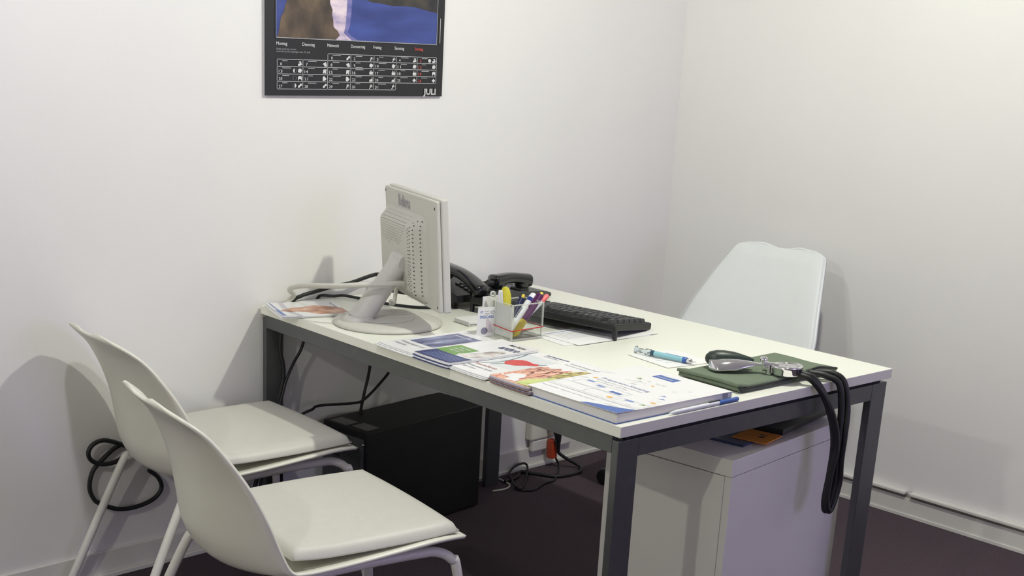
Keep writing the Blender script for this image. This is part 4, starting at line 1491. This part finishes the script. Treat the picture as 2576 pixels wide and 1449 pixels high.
# spine of the visitor chair shell: x forward, z, half width, edge lift
# ... and the x, z of the rim beside it
SHELL = [(.225, .416, .200, .226, .417), (.208, .430, .222, .209, .432), (.13, .432, .236, .13, .440), (.03, .424, .240, .03, .436), (-.07, .414, .242, -.06, .432), (-.16, .404, .241, -.135, .429),
         (-.245, .398, .238, -.195, .428), (-.312, .412, .234, -.228, .436), (-.348, .462, .230, -.252, .482), (-.358, .53, .226, -.279, .550), (-.366, .60, .218, -.311, .618), (-.384, .67, .206, -.351, .682),
         (-.410, .725, .190, -.389, .733), (-.440, .762, .174, -.428, .767), (-.462, .785, .160, -.456, .787)]


def shell_pt(prof, s, t_):
    x, z, hw, ex, ez = cr1(prof, s)
    e0, e1 = s / .05, (1 - s) / .085
    sq = 1.0
    if e1 < 1:
        sq *= .40 + .60 * math.sqrt(max(0, 1 - (1 - e1) ** 2))
    if e0 < 1:
        sq *= .72 + .28 * math.sqrt(max(0, 1 - (1 - e0) ** 2))
    hw *= sq
    k = abs(t_) ** 2.2
    return Vector((x + (ex - x) * k, hw * t_, z + (ez - z) * k))


def tparam(a):
    return math.sin((a - .5) * PI)


def visitor_chair(label, M):
    t_ = thing('chair', label, 'chair', M, 'white visitor chairs')
    q_ = MB()
    q_.sheet(lambda a, b: shell_pt(SHELL, b, 2 * a - 1), 30, 64, .0075)
    q_.build('shell', M_WHITEPL, t_)
    for sy_ in (1, -1):
        q_ = MB()
        q_.tube([(0, .190 * sy_, .398), (.10, .195 * sy_, .398), (.150, .198 * sy_, .394), (.188, .204 * sy_, .372), (.205, .207 * sy_, .33), (.245, .245 * sy_, .006)], .0118, n=14, spline=6)
        q_.build('leg', M_TUBE, t_)
        q_ = MB()
        q_.tube([(0, .190 * sy_, .398), (-.12, .184 * sy_, .394), (-.225, .178 * sy_, .388), (-.278, .180 * sy_, .378), (-.308, .184 * sy_, .345), (-.470, .205 * sy_, .006)], .0118, n=14, spline=6)
        q_.build('leg', M_TUBE, t_)
    for x_ in (.05, -.15):
        q_ = MB()
        q_.tube([(x_, -.188, .394), (x_, 0, .384), (x_, .188, .394)], .010, n=12, spline=4)
        q_.build('cross_tube', M_TUBE, t_)
    return t_


def seat_pad(label, M):
    q_ = MB()
    hx_, hy_ = .216, .222

    def top(a, b):
        x, y = 2 * a - 1, 2 * b - 1
        e = max(abs(x), abs(y))
        cx_ = hx_ * x * (1 - .035 * y * y)
        cy_ = hy_ * y * (1 - .05 * x * x) * (1.0 + .02 * x)
        edge = max(0.0, 1 - e ** 22)
        z = .008 + .022 * edge + .007 * (1 - x * x) * (1 - y * y) + .012 * max(0, x - .3) ** 2 * 0
        bend = .030 * max(0, -x - .55) ** 2 + .0
        return (cx_, cy_, z + bend)

    def bot(a, b):
        x, y = 2 * a - 1, 2 * b - 1
        cx_ = hx_ * x * (1 - .035 * y * y)
        cy_ = hy_ * y * (1 - .05 * x * x) * (1.0 + .02 * x)
        return (cx_, cy_, .004 + .030 * max(0, -x - .55) ** 2)
    N_ = 36
    g = lambda f_: [f_(i / N_, j / N_) for i in range(N_ + 1) for j in range(N_ + 1)]
    idx = lambda i, j: i * (N_ + 1) + j
    tv, bv = g(top), g(bot)
    K_ = len(tv)
    fs = []
    for i in range(N_):
        for j in range(N_):
            fs.append([idx(i, j), idx(i + 1, j), idx(i + 1, j + 1), idx(i, j + 1)])
            fs.append([K_ + idx(i, j), K_ + idx(i, j + 1), K_ + idx(i + 1, j + 1), K_ + idx(i + 1, j)])
    for i in range(N_):
        fs.append([idx(i, 0), K_ + idx(i, 0), K_ + idx(i + 1, 0), idx(i + 1, 0)])
        fs.append([idx(i, N_), idx(i + 1, N_), K_ + idx(i + 1, N_), K_ + idx(i, N_)])
        fs.append([idx(0, i), idx(0, i + 1), K_ + idx(0, i + 1), K_ + idx(0, i)])
        fs.append([idx(N_, i), K_ + idx(N_, i), K_ + idx(N_, i + 1), idx(N_, i + 1)])
    q_.add(tv + bv, fs, 0, True)
    return tag(q_.build('seat_cushion', M_CUSH, M=M), label, 'cushion', 'white seat cushions')


CH1 = T3(-.213, -.274, 0, math.radians(-3))
CH2 = T3(-.384, -.908, 0, math.radians(-8))
visitor_chair('white plastic shell chair against the calendar wall', CH1)
visitor_chair('white plastic shell chair nearest to the viewer', CH2)
seat_pad('white leatherette cushion on the chair by the calendar wall', CH1 @ Matrix.Translation((-.010, 0, .440)))
seat_pad('white leatherette cushion on the chair nearest to the viewer', CH2 @ Matrix.Translation((-.010, 0, .437)))

# ------------------------------------------------------------------ office chair behind the desk
OSH = [(.23, .43, .21, .23, .43), (.19, .455, .235, .19, .456), (.08, .460, .25, .08, .466), (-.05, .452, .262, -.04, .466), (-.13, .462, .27, -.11, .484), (-.185, .505, .274, -.150, .525), (-.215, .575, .270, -.185, .588),
       (-.248, .655, .249, -.222, .663), (-.288, .735, .222, -.268, .742), (-.324, .798, .198, -.309, .805), (-.346, .838, .182, -.336, .844), (-.358, .862, .172, -.351, .868)]
OC = T3(1.36, -.622, 0, math.radians(180))
oc = thing('office_chair', 'white swivel chair with padded back behind the desk', 'chair', OC)
q = MB()
q.sheet(lambda a, b: shell_pt(OSH, b, 2 * a - 1), 30, 60, .008)
q.build('shell', M_COOLPL, oc)
q = MB()
q.sheet(lambda a, b: shell_pt(OSH, .03 + .962 * b, (2 * a - 1) * .985) + Vector((.001 + .010 * min(1, 8 * min(b, 1 - b)) * (1 - abs(2 * a - 1) ** 8), 0, .001 + .008 * min(1, 8 * min(b, 1 - b)) * (1 - abs(2 * a - 1) ** 8))), 30, 50, .006)
q.build('upholstery', pm('cool_white_leatherette', (222, 226, 226), 0.5, noise=0.01, nscale=30, bump=0.1, bscale=600), oc)
MB().lathe([(.028, .10), (.028, .28), (.018, .28), (.018, .415), (.07, .425), (.07, .445)], 24).build('column', M_TUBE, oc)
for k in range(5):
    a_ = math.radians(-78 + 72 * k)
    lg_ = MB()
    d_ = Vector((math.cos(a_), math.sin(a_), 0))
    lg_.tube([d_ * .02 + Vector((0, 0, .115)), d_ * .18 + Vector((0, 0, .098)), d_ * .33 + Vector((0, 0, .080))], [.028, .022, .016], n=12)
    leg_o = lg_.build('leg', M_TUBE, oc)
    cs = MB()
    ct_ = d_ * .335
    sd_ = Vector((-d_.y, d_.x, 0))
    for s_ in (-1, 1):
        TT = Matrix.Translation(ct_ + Vector((0, 0, .030)) + sd_ * (.014 * s_)) @ sd_.to_track_quat('Z', 'Y').to_matrix().to_4x4()
        cs.lathe([(0, -.010), (.024, -.010), (.030, -.006), (.030, .006), (.024, .010), (0, .010)], 24, T=TT)
    cs.lathe([(.006, .03), (.006, .09)], 10, T=Matrix.Translation(ct_))
    cs.build('caster', M_BLACK, leg_o)

# ------------------------------------------------------------------ drawer unit
du = thing('drawer_unit', 'white drawer unit under the near end of the desk', 'drawer unit', T3(.308, -1.482, 0, math.radians(4.9)))
DWU, DDU, DHU = .557, .345, .600
q = MB()
q.box(0, DWU, .018, DDU, .03, DHU - .042)
q.build('carcass', M_CAB, du)
MB().box(-.001, DWU + .001, 0, DDU + .001, DHU - .040, DHU, bev=.001).build('top_panel', M_CAB, du)
MB().box(.001, DWU - .001, -.0, .0175, .03, DHU - .0415, bev=.001).build('front_panel', M_CAB, du)
for (x_, y_) in ((.04, .05), (DWU - .04, .05), (.04, DDU - .05), (DWU - .04, DDU - .05)):
    MB().lathe([(.016, 0), (.016, .03)], 16, T=Matrix.Translation((x_, y_, 0))).build('glide', M_BLACK, du)
DU = du.matrix_world


def on_unit(name, x0, y0, w_, d_, z0, th, rz, mt, label, cat, rx=0.0):
    q_ = MB()
    q_.box(0, w_, 0, d_, 0, th, bev=min(.0008, th / 3))
    o_ = q_.build(name, mt, M=DU @ T3(x0, y0, DHU + z0, rz) @ Matrix.Rotation(rx, 4, 'X'))
    return tag(o_, label, cat)


on_unit('document_folder', .108, .040, .345, .22, .0004, .006, .07, M_FOLDER, 'dark blue plastic folder on the drawer unit', 'folder')
q = MB()
q.box(0, .092, 0, .085, 0, .003, bev=.0006)
q.disc((.042, .030), .006, .008, lambda x, y: (x, y, .0033), 1)
q.flat([(.056, .024), (.061, .024), (.064, .042), (.059, .042)], lambda x, y: (x, y, .0033), 1)
tag(q.build('envelope', [M_ORANGEP, M_INKD], M=DU @ T3(.149, .006, DHU + .0066, .085)), 'orange envelope with a small dark mark on the drawer unit', 'envelope')
on_unit('binder', .250, .019, .265, .16, .0066, .014, .075, M_BLACK, 'black binder at the right on the drawer unit', 'binder')
on_unit('blue_notebook', .270, .075, .17, .10, .0208, .012, .06, pm('mid_blue_cover', (66, 80, 150), 0.4, noise=0.05, nscale=20), 'blue notebook lying on the black binder', 'notebook')
on_unit('paper_stack', .445, .085, .06, .09, .0208, .010, .06, M_PAPER, 'small stack of white paper beside the blue notebook', 'paper')

# ------------------------------------------------------------------ computer tower
TW = thing('computer_tower', 'black computer tower on the floor under the desk', 'computer', T3(.2340, -.2400, 0, math.radians(4.9)))
TL_, TD_, TH_ = .525, .205, .357
q = MB()
q.box(0, TL_, 0, TD_, .004, TH_, bev=.004)
case = q.build('case', M_CASE, TW)
for (x0, x1, y0, y1) in ((.020, .070, .020, .095), (.012, .070, .118, .190)):
    pass
MB().box(.012, .062, .110, .185, TH_ - .0003, TH_ + .0005).build('sticker', M_STICK, case)
MB().box(.022, .072, .022, .092, TH_ - .0003, TH_ + .0005).build('sticker', M_STICK, case)
q = MB()
q.box(-.006, 0, .012, TD_ - .006, .02, TH_ - .022, bev=.001)
rp = q.build('rear_panel', M_VENT, TW)
q = MB()
for i in range(22):
    for j in range(14):
        q.box(-.0066, -.0058, .022 + i * .004, .0242 + i * .004, .20 + j * .0075, .2045 + j * .0075)
q.build('grille', M_HOLE, rp)
q = MB()
q.box(-.0068, -.0055, .115, .165, .255, .325)
q.build('port_panel', M_BLACK, rp)
for (y_, z_) in ((.010, .32), (.012, .24), (.17, .33), (TD_ - .006, .31)):
    MB().lathe([(.005, 0), (.005, .004), (.002, .006)], 12, T=Matrix.Translation((-.006, y_, z_)) @ Matrix.Rotation(-PI / 2, 4, 'Y')).build('thumbscrew', M_CHROME2, rp)
for (x_, y_) in ((.05, .03), (.05, TD_ - .03), (TL_ - .05, .03), (TL_ - .05, TD_ - .03)):
    MB().lathe([(.014, 0), (.014, .005)], 12, T=Matrix.Translation((x_, y_, 0))).build('foot', M_RUBBER, TW)

# ------------------------------------------------------------------ cables under the desk and on the wall
q = MB()
q.tube([(.060, -.045, .711), (.052, -.05, .673), (.045, -.05, .643), (.043, -.05, .607), (.054, -.05, .556), (.055, -.05, .518), (.048, -.05, .488), (.035, -.05, .44), (.01, -.045, .33), (-.03, -.03, .20), (-.08, -.03, .03), (-.06, -.04, .010)], .0068, n=12)
tag(q.build('hanging_cable', M_CABLE), 'thick black cable hanging beside the far left desk leg', 'cable')
q = MB()
q.tube([(.150, -.040, .711), (.145, -.045, .68), (.134, -.05, .638), (.119, -.05, .597), (.091, -.05, .557), (.062, -.056, .512), (.044, -.062, .471), (.020, -.062, .40), (-.02, -.045, .22), (-.05, -.045, .02), (-.02, -.05, .008)], .0045, n=10)
tag(q.build('hanging_cable', M_CABLE), 'thin black cable joining the thick one beside the far left desk leg', 'cable')
q = MB()
q.tube([(.40, -.035, .711), (.396, -.045, .62), (.391, -.05, .529), (.385, -.05, .484), (.371, -.05, .433), (.359, -.05, .385), (.355, -.05, .3605), (.348, -.062, .3605)], .005, n=10)
tag(q.build('hanging_cable', M_CABLE), 'black cable dropping straight down onto the computer tower', 'cable')
q = MB()
q.tube([(.56, -.035, .711), (.52, -.05, .58), (.47, -.06, .494), (.422, -.061, .448), (.359, -.064, .407), (.319, -.06, .399), (.186, -.06, .412), (.156, -.06, .404), (.118, -.06, .395), (.07, -.055, .37), (.05, -.05, .25), (.06, -.05, .02), (.10, -.05, .0065)], .0045, n=10)
tag(q.build('hanging_cable', M_CABLE), 'thin black cable sagging across the wall above the computer tower', 'cable')
q = MB()
q.tube([(-.30, -.012, .330), (-.40, -.02, .352), (-.47, -.03, .392), (-.529, -.03, .418), (-.566, -.03, .413), (-.582, -.03, .39), (-.571, -.03, .365), (-.536, -.03, .349), (-.489, -.03, .353), (-.44, -.018, .38), (-.44, -.012, .395), (-.49, -.012, .385),
        (-.535, -.0165, .358), (-.566, -.018, .329), (-.577, -.018, .284), (-.564, -.018, .246), (-.541, -.02, .228), (-.495, -.02, .204), (-.438, -.02, .198), (-.38, -.02, .21), (-.353, -.02, .238), (-.362, -.02, .272), (-.39, -.015, .30)], .0065, n=12)
tag(q.build('cable_loop', M_CABLE), 'black cable coiled in a loop on the wall behind the first chair', 'cable')

# wall socket box with plugs
so = thing('socket_box', 'white surface socket box low on the wall under the desk', 'socket', T3(1.165, 0, .066))
MB().box(.0, .24, -.034, -.0005, .045, .150, bev=.008).build('housing', M_WHITEPL, so)
MB().box(.012, .225, -.030, -.0105, .0, .044, bev=.006).build('lower_box', M_TRIM, so)
MB().box(.115, .19, -.037, -.034, .065, .135, bev=.004).build('socket_plate', M_WHITEPL, so)
pg_ = thing('power_plug', 'black angled plug in the wall socket box', 'plug', T3(1.255, -.0375, .160))
q = MB()
q.tube([(0, 0, .0), (.0, -.030, -.003), (.002, -.040, -.022), (.006, -.040, -.060), (.010, -.040, -.085)], [.016, .017, .015, .010, .006], n=14)
q.build('plug_body', M_BLACK, pg_)
q = MB()
q.box(-.014, .014, -.030, 0, 0, .072, bev=.004)
tag(q.build('plug_adapter', M_ORPLUG, M=T3(1.262, -.0345, .036)), 'orange red plug hanging below the black plug', 'plug')
q = MB()
q.tube([(1.265, -.0775, .075), (1.270, -.080, .060), (1.300, -.095, .036), (1.335, -.118, .012), (1.318, -.148, .0075), (1.276, -.166, .0068), (1.189, -.152, .0068), (1.142, -.082, .0068), (1.115, -.040, .0068), (1.06, -.075, .0068), (.99, -.085, .0068)], .0062, n=10)
tag(q.build('floor_cable', M_CABLE), 'thick black cable curving over the carpet from the wall plug', 'cable')
q = MB()
q.tube([(1.272, -.062, .036), (1.285, -.066, .010), (1.262, -.090, .0045), (1.199, -.138, .0045), (1.150, -.171, .0045), (1.099, -.174, .0045), (1.024, -.199, .0045), (.985, -.185, .0045), (.975, -.150, .0045)], .004, n=10)
tag(q.build('floor_cable', M_CABLE), 'thin black cable on the carpet from the orange plug to the far leg', 'cable')
q = MB()
q.tube([(1.035, -.075, .0048), (1.06, -.035, .012), (1.098, -.028, .03), (1.140, -.030, .032), (1.147, -.040, .018), (1.088, -.094, .0050), (1.002, -.160, .0050), (.972, -.172, .0110), (.98, -.140, .014), (1.02, -.085, .014), (1.04, -.05, .014)], .0042, n=10)
tag(q.build('floor_cable', M_CABLE), 'thin black cable looped on the carpet by the far desk leg', 'cable')
q = MB()
q.tube([(.890, -.125, .0042), (.925, -.135, .0042), (.965, -.13, .0042), (.990, -.105, .0042), (.995, -.07, .0042), (1.0, -.045, .0042)], .0035, n=8)
tag(q.build('floor_cable', M_CABLEW), 'pale thin cable on the carpet in front of the far desk leg', 'cable')
